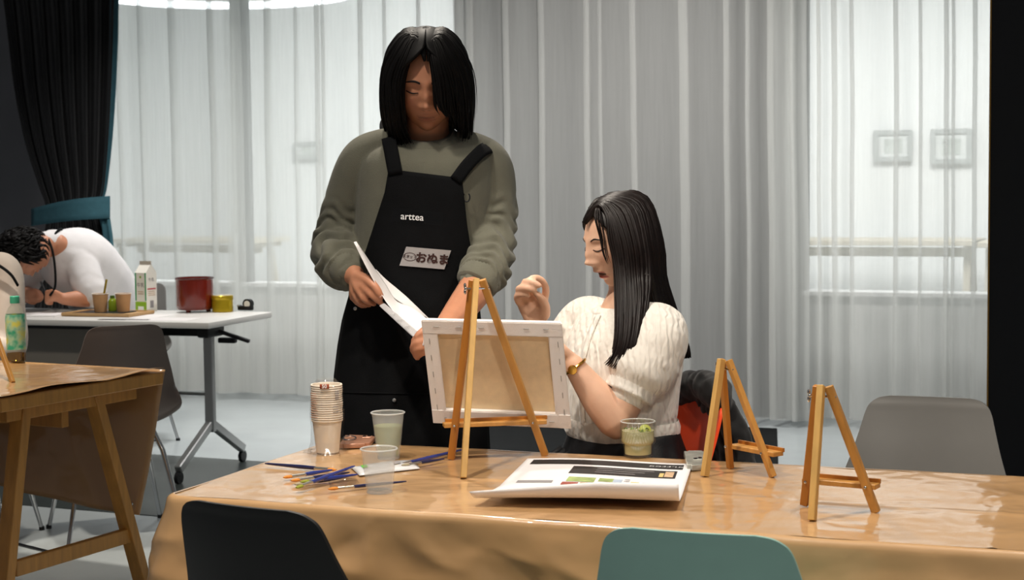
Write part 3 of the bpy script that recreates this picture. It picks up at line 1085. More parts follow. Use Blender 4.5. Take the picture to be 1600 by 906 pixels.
# ---------------------------------------------------------------- curled poster
def poster():
    BL, BR = on(824, 716, ZT+0.004), on(1082, 722, ZT+0.006)
    ax = (BR-BL)
    W = ax.length
    ax.normalize()
    dn = Vector((-0.15, -0.988, 0)).normalized()
    t = wthing('poster_sheet', 'printed white poster lying curled on the table in front of the glass', 'poster', (BL+BR)/2)
    # profile (distance towards the viewer, height) by arc length
    prof = [(0, 0.0), (0.12, 0.002), (0.26, 0.005), (0.37, 0.007), (0.445, 0.010)]
    cx, cz, rr = 0.445, 0.036, 0.026
    for k in range(1, 11):
        q = math.radians(105*k/10)
        prof.append((cx+rr*math.sin(q), cz-rr*math.cos(q)))
    prof = catmull(prof, 240)
    arc = np.r_[0, np.cumsum(np.linalg.norm(np.diff(prof, axis=0), axis=1))]
    LT = arc[-1]
    def S(u, v, lift=0.0):
        """u across 0..1, v along the sheet 0..1"""
        x = v*LT
        d, z = np.interp(x, arc, prof[:, 0]), np.interp(x, arc, prof[:, 1])
        e = 0.002
        tang = np.array([np.interp(x+e, arc, prof[:, 0])-np.interp(x-e, arc, prof[:, 0]), np.interp(x+e, arc, prof[:, 1])-np.interp(x-e, arc, prof[:, 1])])
        k = max(0, 1-u*1.7)
        roll = max(0, (v-0.70)/0.30)
        d2 = d+0.022*k*roll
        z2 = z*(1-0.45*k*roll)
        nn = np.array([-tang[1], tang[0]]); nn /= np.linalg.norm(nn)+1e-9
        lean = -0.030*k*roll
        return BL+ax*(u*W+lean-0.006*v)+dn*(d2+nn[0]*lift)+Vector((0, 0, z2+nn[1]*lift+0.003*math.sin(u*5)*(1-roll)))
    wpart('sheet', sheet([[S(k/40, j/56) for k in range(41)] for j in range(57)], 0.0004), M['paper_print'], t, True)
    def patch(name, u0, v0, u1, v1, m, lift=0.0006):
        rows = [[S(u0+(u1-u0)*k/12, v0+(v1-v0)*j/6, lift) for k in range(13)] for j in range(7)]
        wpart(name, sheet(rows), M[m], t, True)
    def pd(name, u0, d0, u1, d1, m, lift=0.0006):
        patch(name, u0, d0/LT, u1, d1/LT, m, lift)
    pd('title_band', 0.05, 0.024, 0.955, 0.082, 'ink')
    pd('title_band', 0.325, 0.105, 0.93, 0.195, 'ink')
    pd('print_block', 0.075, 0.285, 0.275, 0.312, 'print_grey')
    pd('photo_print', 0.345, 0.238, 0.50, 0.290, 'print_green')
    pd('photo_print', 0.52, 0.238, 0.60, 0.275, 'print_green')
    pd('photo_print', 0.33, 0.298, 0.42, 0.330, 'print_maroon')
    pd('photo_print', 0.43, 0.296, 0.64, 0.326, 'print_tan')
    pd('photo_print', 0.32, 0.345, 0.53, 0.400, 'print_tan')
    pd('photo_print', 0.55, 0.345, 0.70, 0.385, 'print_maroon')
    pd('photo_print', 0.70, 0.258, 0.745, 0.310, 'print_yellow')
    pd('photo_print', 0.76, 0.260, 0.81, 0.335, 'print_blue')
    pd('photo_print', 0.825, 0.260, 0.88, 0.310, 'print_blue')
    pd('photo_print', 0.60, 0.240, 0.65, 0.275, 'print_blue')
    pd('logo_disc', 0.865, 0.118, 0.915, 0.182, 'print_tan', 0.0010)
    pd('logo_disc', 0.835, 0.138, 0.86, 0.184, 'print_yellow', 0.0010)
    # title, upside down from here
    v, f = text_shape('arttea', 0.030, 0.0001)
    out = [S(0.855-p[0]/W, (0.053-p[1])/LT, 0.0011) for p in v]
    wpart('title_text', (np.array([list(p) for p in out]), f), M['white_print'], t, False)
    for k, vv in enumerate((0.122, 0.145, 0.168)):
        pd('text_line', 0.47, vv, 0.80-0.05*k, vv+0.005, 'print_grey', 0.0010)
    for k in range(3):
        pd('text_line', 0.66, 0.235+0.018*k, 0.69, 0.240+0.018*k, 'print_grey')
poster()

# ---------------------------------------------------------------- brushes
def brush(label, p_tip, p_end, bristle, handle='blue_handle', z0=0.006, z1=0.006, r=0.0042, fl=0.32):
    a, b = on(p_tip[0], p_tip[1], ZT+z0), on(p_end[0], p_end[1], ZT+z1)
    d = (b-a)
    L = d.length
    d.normalize()
    t = wthing('paint_brush', label, 'paint brush', a, 'paint brushes on the table')
    q = a+d*0.018; f1 = a+d*0.018+d*0.034
    wpart('bristles', tube([a, a+d*0.006, a+d*0.013, q+d*0.002], [0.0022, 0.0052, 0.0058, r*1.0], 10, 0.55), M[bristle], t)
    wpart('ferrule', tube([q, q+d*0.01, f1], [r*1.05, r*1.0, r*0.95], 10, 0.8), M['ferrule'], t)
    m = f1+d*(max(0.02, L-0.052)*0.3)
    wpart('handle', tube([f1-d*0.001, f1+d*0.008, m, b-d*0.01, b], [r*0.85, r*0.95, r*1.0, r*0.55, r*0.3], 10), M[handle], t)
    return t
brush('slim navy paint brush lying apart at the left end of the table', (525, 734), (414, 724), 'bristle_orange', 'navy_handle')
brush('blue paint brush with olive bristles, topmost of the fanned bunch', (463, 762), (554, 728), 'bristle_green', z0=0.010, z1=0.018)
brush('blue paint brush with green bristles in the middle of the bunch', (470, 753), (559, 741), 'bristle_green', z0=0.012, z1=0.008)
brush('blue paint brush with orange bristles at the back of the bunch', (443, 746), (520, 734), 'bristle_orange')
brush('blue paint brush with orange bristles inside the bunch', (455, 751), (546, 738), 'bristle_orange', 'navy_handle', 0.008, 0.006)
brush('navy paint brush with grey bristles under the bunch', (461, 757), (545, 744), 'bristle_grey', 'navy_handle', 0.005, 0.005)
brush('slim navy paint brush lying under the short plastic cup of water', (513, 764), (635, 752), 'bristle_orange', 'navy_handle', r=0.0034)
brush('bright blue paint brush pointing to the easel leg', (617, 728), (724, 702), 'bristle_grey', 'blue_handle')
brush('dark paint brush crossing the white paint packet', (628, 727), (694, 717), 'bristle_grey', 'navy_handle', 0.008, 0.006, r=0.0036)

def packet():
    c = [on(548, 731, ZT), on(648, 719, ZT), on(656, 733, ZT), on(562, 744, ZT)]
    t = wthing('paint_packet', 'flat white plastic packet with green print under the brushes', 'packet', c[3])
    rows = []
    for j in range(9):
        row = []
        for i in range(17):
            p = (c[0].lerp(c[1], i/16)).lerp(c[3].lerp(c[2], i/16), j/8)
            h = 0.010*(math.sin(math.pi*i/16)*math.sin(math.pi*j/8))**0.5*(0.8+0.4*nz(i*0.7, j*0.9))
            row.append(p+Vector((0, 0, 0.002+h)))
        rows.append(row)
    def Q(u, v, l):
        i, j = u*16, v*8
        i0, j0 = min(15, int(i)), min(7, int(j))
        return rows[j0][i0].lerp(rows[j0][i0+1], i-i0).lerp(rows[j0+1][i0].lerp(rows[j0+1][i0+1], i-i0), j-j0)+Vector((0, 0, l))
    wpart('pouch', sheet(rows, 0.001), mat('white_pouch', 'dfe0e2', 0.25, coat=0.5), t, True)
    wpart('print_patch', sheet([[Q(0.12+0.08*i/3, 0.25+0.3*j/3, 0.0016) for i in range(4)] for j in range(4)]), mat('bright_green_print', '5fbf3a', 0.4), t, True)
    wpart('print_patch', sheet([[Q(0.60+0.12*i/3, 0.3+0.35*j/3, 0.0016) for i in range(4)] for j in range(4)]), M['print_grey'], t, True)
packet()

def wrap_scrap():
    c = [on(513, 752, ZT), on(556, 748, ZT), on(562, 757, ZT), on(516, 766, ZT)]
    rows = [[(c[0].lerp(c[1], i/10)).lerp(c[3].lerp(c[2], i/10), j/6)+Vector((0, 0, 0.002+0.005*abs(nz(i*0.8, j*0.9, 3)))) for i in range(11)] for j in range(7)]
    o = obj('plastic_wrapper', sheet(rows, 0.0004), M['film'], None, True)
    tag(o, 'crumpled clear plastic wrapper beside the short cup', 'wrapper')
wrap_scrap()

# ---------------------------------------------------------------- cups
def clear_cup(label, base, r0, r1, h, level, liquid, cat='plastic cup'):
    t = thing('plastic_cup', label, cat, base, 0, 'clear plastic cups')
    w = 0.0007
    prof = [(r0*0.92, 0.004), (r0, 0.0), (r0+0.0005, 0.003)]
    n = 24
    for k in range(1, n+1):
        s = k/n
        ring = 0.0005*(1 if (k % 2 and 0.1 < s < 0.55) else 0)
        prof.append((r0+(r1-r0)*s+ring, h*s))
    inner = [(r-w, z) for r, z in prof[::-1]]
    obj('wall', lathe(prof+[(r1-w, h)]+inner[1:-1]+[(r0*0.9, 0.005)], 40), M['clear'], t)
    obj('rim', xform(tube([((r1+0.001)*math.cos(a*math.pi/20), (r1+0.001)*math.sin(a*math.pi/20), h) for a in range(41)], 0.0016, 8), Matrix.Identity(4)), M['rimclear'], t)
    rl = r0+(r1-r0)*level-0.0015
    obj('liquid', lathe([(0.0001, 0.006), (r0-0.003, 0.006), (rl, h*level), (0.0001, h*level)], 36), M[liquid], t)
    return t
clear_cup('tall clear cup of pale green water at the table\'s far edge', on(607, 716, ZT), 0.0235, 0.0345, 0.098, 0.72, 'green_water')
clear_cup('short clear cup of clear water in front of the tall one', on(593, 769, ZT), 0.0245, 0.0335, 0.083, 0.62, 'water')

def cup_stack():
    base = on(512, 706, ZT)
    prof = [(0.0215, 0.004), (0.0235, 0.0), (0.0245, 0.0), (0.0318, 0.068), (0.0338, 0.0685), (0.0345, 0.0705), (0.0335, 0.0725), (0.031, 0.072), (0.0228, 0.006)]
    me = to_mesh('paper_cup', lathe(prof, 32), 40)
    me.materials.append(M['cup_paper'])
    ends = {0: 'lowest white paper cup of the nested stack, fully in view', 16: 'topmost white paper cup of the nested stack in the bag'}
    for k in range(17):
        o = bpy.data.objects.new('paper_cup', me)
        COL.objects.link(o)
        o.location = base+Vector((0.0004*math.sin(k), 0.0004*math.cos(k*2), 0.0048*k))
        tag(o, ends.get(k, 'white paper cup in the middle of the nested stack in the bag'), 'paper cup', 'nested paper cups')
    hb = 0.0048*16+0.0725
    t = thing('plastic_bag', 'clear plastic bag with printed labels around the stack of paper cups', 'bag', base)
    rows = []
    for j in range(30):
        z = -0.001+(hb+0.012)*j/29
        row = []
        for k in range(49):
            a = 2*math.pi*k/48
            rr = 0.0365+0.0028*nz(math.cos(a)*2, math.sin(a)*2, z*30)+(0.008*max(0, 1-z/0.02))
            if z > hb-0.004:
                rr *= max(0.55, 1-(z-hb+0.004)/0.03)
            if k == 48:
                rr, a = rows_first, 0
            if k == 0:
                rows_first = rr
            row.append((rr*math.cos(a), rr*math.sin(a), z))
        rows.append(row)
    obj('bag_film', sheet(rows), M['film'], t, True)
    def label_piece(name, a0, a1, z0, z1, m, r=0.0385):
        rows = [[(r*math.cos(math.radians(a0+(a1-a0)*k/8)), r*math.sin(math.radians(a0+(a1-a0)*k/8)), z0+(z1-z0)*j/3) for k in range(9)] for j in range(4)]
        obj(name, sheet(rows, 0.0002), M[m], t, True)
    # camera side is -Y (270 degrees); image left = 180
    label_piece('label_band', 255, 285, hb-0.006, hb+0.004, 'brown_ink')
    for k in range(11):
        label_piece('label_line', 212, 212+28+6*math.sin(k*2.1), hb-0.018-0.0052*k, hb-0.0162-0.0052*k, 'brown_label')
    for k in range(5):
        label_piece('barcode_bar', 305, 319, hb-0.014-0.0042*k, hb-0.0115-0.0042*k, 'print_grey')
    for k in range(3):
        label_piece('label_line', 296, 316, hb-0.047-0.006*k, hb-0.0455-0.006*k, 'print_grey')
    tx = xform(text_shape('50', 0.011, 0.0002, 0.0002), Matrix.Translation((0.0, -0.0392, hb-0.001)) @ Matrix.Rotation(math.pi/2, 4, 'X'))
    obj('label_number', tx, M['white_print'], t, False)
    # bag foot spreading on the table
    rows = []
    for k in range(33):
        a = math.radians(120+190*k/32)
        r2_ = 0.05+0.022*abs(nz(k*0.6, 2.0))
        rows.append([((0.036+(r2_-0.036)*j/4)*math.cos(a), (0.036+(r2_-0.036)*j/4)*math.sin(a), 0.002+0.006*abs(nz(k*0.7, j*0.8, 5))*(1-j/5)) for j in range(5)])
    obj('bag_foot', sheet(rows, 0.0003), M['film'], t, True)
cup_stack()

def phone(label, pts, body, h, lensp, ring=None):
    c = [on(x, y, ZT) for x, y in pts]
    t = wthing('smartphone', label, 'phone', c[0])
    bm = bmesh.new()
    lo = [bm.verts.new(p+Vector((0, 0, 0.001))) for p in c]
    hi = [bm.verts.new(p+Vector((0, 0, h))) for p in c]
    bm.faces.new(lo[::-1]); bm.faces.new(hi)
    for i in range(4):
        bm.faces.new([lo[i], lo[(i+1) % 4], hi[(i+1) % 4], hi[i]])
    ve = [e for e in bm.edges if abs(e.verts[0].co.z-e.verts[1].co.z) > h*0.5]
    bmesh.ops.bevel(bm, geom=ve, offset=0.009, segments=4, affect='EDGES')
    bmesh.ops.bevel(bm, geom=[e for e in bm.edges], offset=0.0012, segments=1, affect='EDGES')
    wpart('body', from_bm(bm), M[body], t, 40)
    p = c[0].lerp(c[1], lensp[0]).lerp(c[3].lerp(c[2], lensp[0]), lensp[1])
    i = wpart('camera_island', box((p.x, p.y, h+0.001+ZT), (0.022, 0.022, 0.0025), 0.001, 1), M[body], t)
    for k, (dx, dy) in enumerate(((-0.005, -0.004), (0.005, 0.004))):
        wpart('lens', lathe([(0.0042, 0), (0.0042, 0.002), (0.003, 0.0024)], 14, (p.x+dx, p.y+dy, ZT+h+0.002)), M['lens'], i)
    if ring:
        p = c[0].lerp(c[1], ring[0]).lerp(c[3].lerp(c[2], ring[0]), ring[1])
        wpart('finger_ring', tube([(p.x+0.014*math.cos(a*math.pi/10), p.y+0.011*math.sin(a*math.pi/10), ZT+h+0.004+0.003*math.sin(a*math.pi/10)) for a in range(21)], 0.0016, 8), M['chrome'], t)
phone('copper-pink phone with ring holder beside the cup stack', [(530, 702), (577, 700), (588, 688), (540, 686)], 'phone_pink', 0.011, (0.75, 0.75), (0.25, 0.45))
phone('phone in a clear case behind the poster and easel', [(1074, 737), (1106, 735), (1104, 713), (1068, 713)], 'phone_clear', 0.013, (0.55, 0.35))

def drink():
    base = on(997, 713, ZT)
    t = thing('drinking_glass', 'ribbed glass of pale lemonade with green leaves', 'glass', base)
    rib = lambda a, z: 1+0.012*math.cos(44*a)*(1 if z > 0.012 else 0.3)
    prof = [(0.001, 0.003), (0.028, 0.0), (0.0305, 0.002), (0.031, 0.020), (0.0315, 0.026), (0.036, 0.029), (0.0372, 0.034), (0.0372, 0.074), (0.0360, 0.0755), (0.0348, 0.074), (0.0345, 0.034), (0.0335, 0.031), (0.029, 0.027), (0.0285, 0.006), (0.001, 0.005)]
    obj('glass_wall', lathe(prof, 176, rib=rib), M['ribbed'], t)
    obj('rim', tube([(0.0362*math.cos(a*math.pi/24), 0.0362*math.sin(a*math.pi/24), 0.0752) for a in range(49)], 0.0013, 8), M['rimclear'], t)
    obj('drink', lathe([(0.0001, 0.0062), (0.028, 0.0065), (0.0283, 0.026), (0.0325, 0.031), (0.0338, 0.035), (0.0338, 0.056), (0.0001, 0.056)], 40), M['lemonade'], t)
    r = random.Random(3)
    for k in range(9):
        a = r.uniform(math.pi, 2*math.pi)
        rr = r.uniform(0.005, 0.03)
        L = r.uniform(0.006, 0.012)
        rows = []
        for j in range(6):
            s = j/5
            w = L*0.45*math.sin(math.pi*(0.08+0.9*s))
            rows.append([(L*(s-0.5), w*q, 0.002*q*q+0.002*math.sin(3*s)) for q in (-1, 0, 1)])
        Mx = Matrix.Translation((rr*math.cos(a), rr*math.sin(a), 0.0575+0.003*r.random()-(0.004 if k > 5 else 0))) @ Matrix.Rotation(r.uniform(0, 6), 4, 'Z') @ Matrix.Rotation(r.uniform(-0.6, 0.6), 4, 'X')
        obj('mint_leaf', xform(sheet(rows, 0.0005), Mx), M['mint'], t, True)
    obj('lime_wedge', xform(lathe([(0.001, -0.003), (0.012, -0.003), (0.0125, 0), (0.012, 0.003), (0.001, 0.003)], 24), Matrix.Translation((0.014, -0.014, 0.058)) @ Matrix.Rotation(1.1, 4, 'X')), M['lime'], t)
drink()

# ================================================================ things on the white table
M.update(
    kraft_cup=mat('kraft_cup', 'b98f63', 0.6, var=0.05, vscale=40),
    tray_wood=mat('beech_tray', 'b99566', 0.5, var=0.1, vscale=10, stretch=(1, 10, 1)),
    carton=mat('carton_white', 'e9e6dc', 0.4),
    green_print=mat('carton_green', '2f9a5c', 0.4),
    lime_print=mat('carton_lime', '8db82a', 0.4),
    red_print=mat('carton_red', 'c2474e', 0.4),
    red_pot=mat('oxblood_enamel', '6a1c10', 0.22, var=0.1, vscale=8, coat=0.6),
    tin=mat('gold_tin', 'b59a1e', 0.28, 0.55),
    tin_lid=mat('tin_lid', 'd8c9a0', 0.3, 0.6),
    green_fruit=mat('green_bottle', '8fa82a', 0.3),
)
ZW = 0.72
def won(px, py):
    return on(px, py, ZW)
def wcup(label, px, py, stick):
    t = thing('kraft_cup', label, 'paper cup', at(px, py, 7.42), 0, 'kraft cups on the tray')
    t.location.z = ZW+0.016
    obj('cup_wall', lathe([(0.026, 0.003), (0.027, 0), (0.028, 0), (0.036, 0.080), (0.0375, 0.0815), (0.0375, 0.084), (0.035, 0.084), (0.0345, 0.080), (0.0265, 0.006)], 32), M['kraft_cup'], t)
    obj('rim', tube([(0.0368*math.cos(a*math.pi/16), 0.0368*math.sin(a*math.pi/16), 0.0835) for a in range(33)], 0.0018, 8), M['cup_paper'], t)
    if stick:
        obj('wooden_stick', beam((0.004, 0, 0.01), (0.032, 0.0, 0.15), 0.010, 0.003, (0, 1, 0), 0.001), M['tin'], t)
def tray():
    c = at(163, 484, 7.42)
    t = thing('serving_tray', 'beech tray with a black mat, holding two kraft cups', 'tray', (c.x, c.y, ZW), TH3)
    obj('tray_base', box((0.02, 0, 0.006), (0.36, 0.22, 0.010), 0.003, 1), M['tray_wood'], t)
    for s in (-1, 1):
        obj('tray_edge', box((0.02, s*0.107, 0.010), (0.36, 0.008, 0.014), 0.002, 1), M['tray_wood'], t)
        obj('tray_edge', box((0.02+s*0.177, 0, 0.010), (0.008, 0.21, 0.014), 0.002, 1), M['tray_wood'], t)
    obj('black_mat', box((0.0, 0, 0.0135), (0.24, 0.17, 0.005), 0.002, 1), M['black_plastic'], t)
tray()
wcup('kraft paper cup with a stick in it, left on the tray', 157, 479, True)
wcup('kraft paper cup at the right end of the tray, next to the carton', 193, 486, False)
def green_jar():
    p = at(176, 479, 7.46)
    t = thing('green_bottle', 'small lime-green bottle between the two kraft cups', 'bottle', (p.x, p.y, ZW+0.016))
    obj('bottle_body', lathe([(0.001, 0), (0.018, 0), (0.020, 0.004), (0.020, 0.045), (0.014, 0.056), (0.010, 0.06), (0.001, 0.06)], 24), M['green_fruit'], t)
    obj('cap', lathe([(0.001, 0.058), (0.011, 0.058), (0.011, 0.072), (0.001, 0.073)], 20), mat('dark_green_cap', '4e6a1c', 0.4), t)
green_jar()

def carton():
    p = won(229, 486)
    t = thing('milk_carton', 'white and green milk carton with gable top', 'carton', (p.x, p.y, ZW), math.radians(-31))
    w, h, g = 0.0355, 0.185, 0.038
    bmv = [(-w, -w, 0), (w, -w, 0), (w, w, 0), (-w, w, 0), (-w, -w, h), (w, -w, h), (w, w, h), (-w, w, h), (-w, -0.003, h+g), (w, -0.003, h+g), (w, 0.003, h+g), (-w, 0.003, h+g)]
    fc = [[0, 1, 5, 4], [1, 2, 6, 5], [2, 3, 7, 6], [3, 0, 4, 7], [4, 5, 9, 8], [6, 7, 11, 10], [5, 6, 10, 9], [7, 4, 8, 11], [8, 9, 10, 11], [3, 2, 1, 0]]
    obj('carton_body', (np.array(bmv), fc), M['carton'], t, False)
    obj('top_fin', box((0, 0, h+g+0.008), (2*w, 0.005, 0.018)), mat('carton_fin', 'b9b1a4', 0.5), t)
    e = 0.0006
    for s in (-1, 1):
        obj('corner_stripe', box((s*(w-0.004), -w-e, 0.052+(h-0.052)/2), (0.008, 0.001, h-0.052)), M['green_print'], t)
    obj('green_panel', box((0, -w-e, 0.024), (2*w, 0.001, 0.046)), M['lime_print'], t)
    obj('panel_print', box((0, -w-2*e, 0.016), (0.036, 0.001, 0.018)), M['white_print'], t)
    obj('star_print', xform(lathe([(0.001, 0), (0.006, 0), (0.006, 0.0008), (0.001, 0.0008)], 5), Matrix.Translation((0, -w-e, 0.165)) @ Matrix.Rotation(math.pi/2, 4, 'X')), M['lime_print'], t)
    tx = text_shape('牛乳', 0.024, 0.0003)
    obj('lettering', xform(tx, Matrix.Translation((0, -w-e, 0.125)) @ Matrix.Rotation(math.pi/2, 4, 'X')), M['print_grey'], t, False)
    tx = text_shape('牛乳', 0.02, 0.0003)
    obj('lettering', xform(tx, Matrix.Translation((w+e, 0, 0.15)) @ Matrix.Rotation(math.pi/2, 4, 'Z') @ Matrix.Rotation(math.pi/2, 4, 'X')), M['print_grey'], t, False)
    obj('red_stripe', box((w+e, 0, 0.108), (0.001, 0.055, 0.006)), M['red_print'], t)
    for k in range(3):
        obj('small_print', box((w+e, 0, 0.078+0.009*k), (0.001, 0.045, 0.003)), M['print_tan'], t)
    for k in range(2):
        obj('small_print', box((0, -w-e, 0.085+0.010*k), (0.035, 0.001, 0.004)), M['print_tan'], t)
    obj('barcode', box((w+e, 0, 0.035), (0.001, 0.022, 0.034)), M['print_grey'], t)
carton()

def pot():
    p = won(305, 487)
    t = thing('red_pot', 'glossy dark red enamel pot on the white table', 'pot', (p.x, p.y, ZW))
    obj('pot_wall', lathe([(0.001, 0.014), (0.080, 0.012), (0.084, 0.016), (0.0865, 0.03), (0.0875, 0.155), (0.091, 0.158), (0.091, 0.162), (0.086, 0.162), (0.084, 0.155), (0.082, 0.03), (0.001, 0.024)], 48), M['red_pot'], t)
    obj('rim', tube([(0.089*math.cos(a*math.pi/24), 0.089*math.sin(a*math.pi/24), 0.161) for a in range(49)], 0.0028, 8), mat('dark_pot_rim', '3a0f0c', 0.3), t)
    for k in range(3):
        a = math.radians(250+120*k)
        obj('foot', lathe([(0.010, 0), (0.012, 0.004), (0.010, 0.014)], 14, (0.062*math.cos(a), 0.062*math.sin(a), 0)), M['red_pot'], t)
pot()
def tin():
    p = won(348, 487)
    t = thing('yellow_tin', 'small round golden yellow tin beside the red pot', 'tin', (p.x, p.y, ZW))
    obj('tin_body', lathe([(0.001, 0.001), (0.047, 0), (0.049, 0.002), (0.049, 0.058), (0.048, 0.060), (0.001, 0.060)], 40), M['tin'], t)
    obj('lid', lathe([(0.001, 0.058), (0.050, 0.058), (0.0508, 0.060), (0.0508, 0.076), (0.048, 0.078), (0.001, 0.078)], 40), M['tin'], t)
    obj('lid_top', lathe([(0.001, 0.0781), (0.044, 0.0781), (0.044, 0.0792), (0.001, 0.0792)], 40), M['tin_lid'], t)
tin()
def tape():
    p = won(384, 485)
    t = thing('tape_dispenser', 'small black tape dispenser at the end of the white table', 'tape dispenser', (p.x, p.y, ZW), math.radians(-20))
    obj('base', box((0, 0, 0.012), (0.075, 0.03, 0.022), 0.006, 2), M['black_plastic'], t)
    R = Matrix.Rotation(math.pi/2, 4, 'X')
    obj('wheel', xform(lathe([(0.014, -0.012), (0.024, -0.012), (0.024, 0.012), (0.014, 0.012)], 26), Matrix.Translation((0.014, 0, 0.032)) @ R), M['black_plastic'], t)
    obj('tape_roll', xform(lathe([(0.012, -0.0135), (0.0155, -0.0135), (0.0155, 0.0135), (0.012, 0.0135)], 26), Matrix.Translation((0.014, 0, 0.032)) @ R), M['carton'], t)
    obj('cutter', box((-0.034, 0, 0.022), (0.012, 0.026, 0.012), 0.002, 1), M['silver'], t)
tape()
def flat_sheet(label, a, b, w, d, rz, m, name='paper_sheet', z=0.0008):
    o = obj(name, box((0, 0, z/2), (w, d, z)), M[m], None, False)
    p = wtab(a, b)
    o.location = (p.x, p.y, ZW)
    o.rotation_euler.z = TH3+rz
    tag(o, label, 'paper', 'papers on the white table')
flat_sheet('white paper sheet in front of the red pot', 0.30, 0.12, 0.297, 0.16, 0.1, 'paper')
flat_sheet('white paper sheet under the milk carton', 0.52, 0.25, 0.297, 0.20, -0.08, 'paper', z=0.001)
flat_sheet('dark printed strip lying on the front edge of the white table', 0.46, 0.06, 0.24, 0.03, 0.12, 'ink', z=0.0016)
flat_sheet('open white notebook under the writing hands', 1.02, 0.20, 0.26, 0.18, 0.2, 'paper', 'notebook', z=0.006)

# green tea bottle and easel leg on the left table
def tea_bottle():
    p = on(26, 566, 0.7235)
    t = thing('tea_bottle', 'plastic green tea bottle with mint-green cap on the left table', 'bottle', p)
    prof = [(0.001, 0.003), (0.026, 0.0), (0.031, 0.004), (0.032, 0.02), (0.031, 0.05), (0.0305, 0.09), (0.032, 0.105), (0.0325, 0.15), (0.031, 0.165), (0.022, 0.185), (0.0135, 0.195), (0.0125, 0.205), (0.001, 0.206)]
    obj('bottle_wall', lathe(prof, 36), pane_mat('bottle_plastic', (0.93, 0.95, 0.92), 0.12, 0.05), t)
    obj('tea', lathe([(0.001, 0.005), (0.025, 0.003), (0.030, 0.006), (0.0308, 0.032), (0.001, 0.032)], 32), pane_mat('green_tea', (0.75, 0.52, 0.16), 0.05), t)
    lab = mat('tea_label', '7fc29a', 0.35, var=0.0)
    nt = lab.node_tree
    n = nt.nodes.new('ShaderNodeTexNoise'); n.inputs['Scale'].default_value = 26; n.inputs['Detail'].default_value = 2
    cr = nt.nodes.new('ShaderNodeValToRGB')
    cr.color_ramp.elements[0].color = (*lin('3fae8a'), 1); cr.color_ramp.elements[0].position = 0.38
    cr.color_ramp.elements[1].color = (*lin('d8dc6a'), 1); cr.color_ramp.elements[1].position = 0.62
    e = cr.color_ramp.elements.new(0.5); e.color = (*lin('a9d3b4'), 1)
    tcn = nt.nodes.new('ShaderNodeTexCoord')
    nt.links.new(tcn.outputs['Object'], n.inputs['Vector']); nt.links.new(n.outputs['Fac'], cr.inputs['Fac'])
    nt.links.new(cr.outputs['Color'], nt.nodes['Principled BSDF'].inputs['Base Color'])
    obj('label_sleeve', lathe([(0.0317, 0.045), (0.0312, 0.09), (0.0327, 0.105), (0.0331, 0.15), (0.0319, 0.163), (0.0312, 0.163), (0.0312, 0.045)], 36), lab, t)
    obj('cap', lathe([(0.001, 0.200), (0.0155, 0.200), (0.0158, 0.202), (0.0155, 0.222), (0.014, 0.224), (0.001, 0.224)], 28, rib=lambda a, z: 1+0.02*math.cos(24*a)), mat('mint_cap', '46b08d', 0.4), t)
tea_bottle()
easel('tabletop easel at the left picture edge, one leg showing', at(-42, 428, 5.02), on(-80, 590, 0.7235), on(-30, 583, 0.7235), on(20, 598, 0.7235), 0.8, (0.02, 0.02), woods=('wood', 'wood', 'wood'))

def floor_cable():
    pts = [on(0, 843, 0.006), on(30, 850, 0.006), on(62, 858, 0.006), on(95, 866, 0.006)]
    t = wthing('power_cable', 'thin black cable with a small plug on the floor under the left table', 'cable', pts[-1])
    wpart('cord', tube(catmull(pts, 24), 0.005, 8), M['black_plastic'], t)
    e = pts[-1]
    wpart('plug', box((e.x+0.02, e.y-0.01, 0.012), (0.05, 0.03, 0.022), 0.004, 2), mat('orange_plug', 'a0652c', 0.5), t)
floor_cable()
# ================================================================ people
def skin_mat(name, color, lip):
    m = mat(name, color, 0.48, var=0.05, vscale=30, bump=0.04, bscale=250, subsurf=0.12)
    nt = m.node_tree
    b = nt.nodes['Principled BSDF']
    src = b.inputs['Base Color'].links[0].from_socket
    at_ = nt.nodes.new('ShaderNodeAttribute')
    at_.attribute_name = 'tint'
    sp = nt.nodes.new('ShaderNodeSeparateColor')
    nt.links.new(at_.outputs['Color'], sp.inputs[0])
    m1 = nt.nodes.new('ShaderNodeMixRGB')
    m1.inputs[2].default_value = (*lin(lip), 1)
    nt.links.new(sp.outputs[0], m1.inputs[0]); nt.links.new(src, m1.inputs[1])
    m2 = nt.nodes.new('ShaderNodeMixRGB')
    m2.inputs[2].default_value = (*lin('2a1512'), 1)
    nt.links.new(sp.outputs[1], m2.inputs[0]); nt.links.new(m1.outputs[0], m2.inputs[1])
    m3 = nt.nodes.new('ShaderNodeMixRGB')
    m3.inputs[2].default_value = (*lin('cf7f66'), 1)
    nt.links.new(sp.outputs[2], m3.inputs[0]); nt.links.new(m2.outputs[0], m3.inputs[1])
    nt.links.new(m3.outputs[0], b.inputs['Base Color'])
    return m
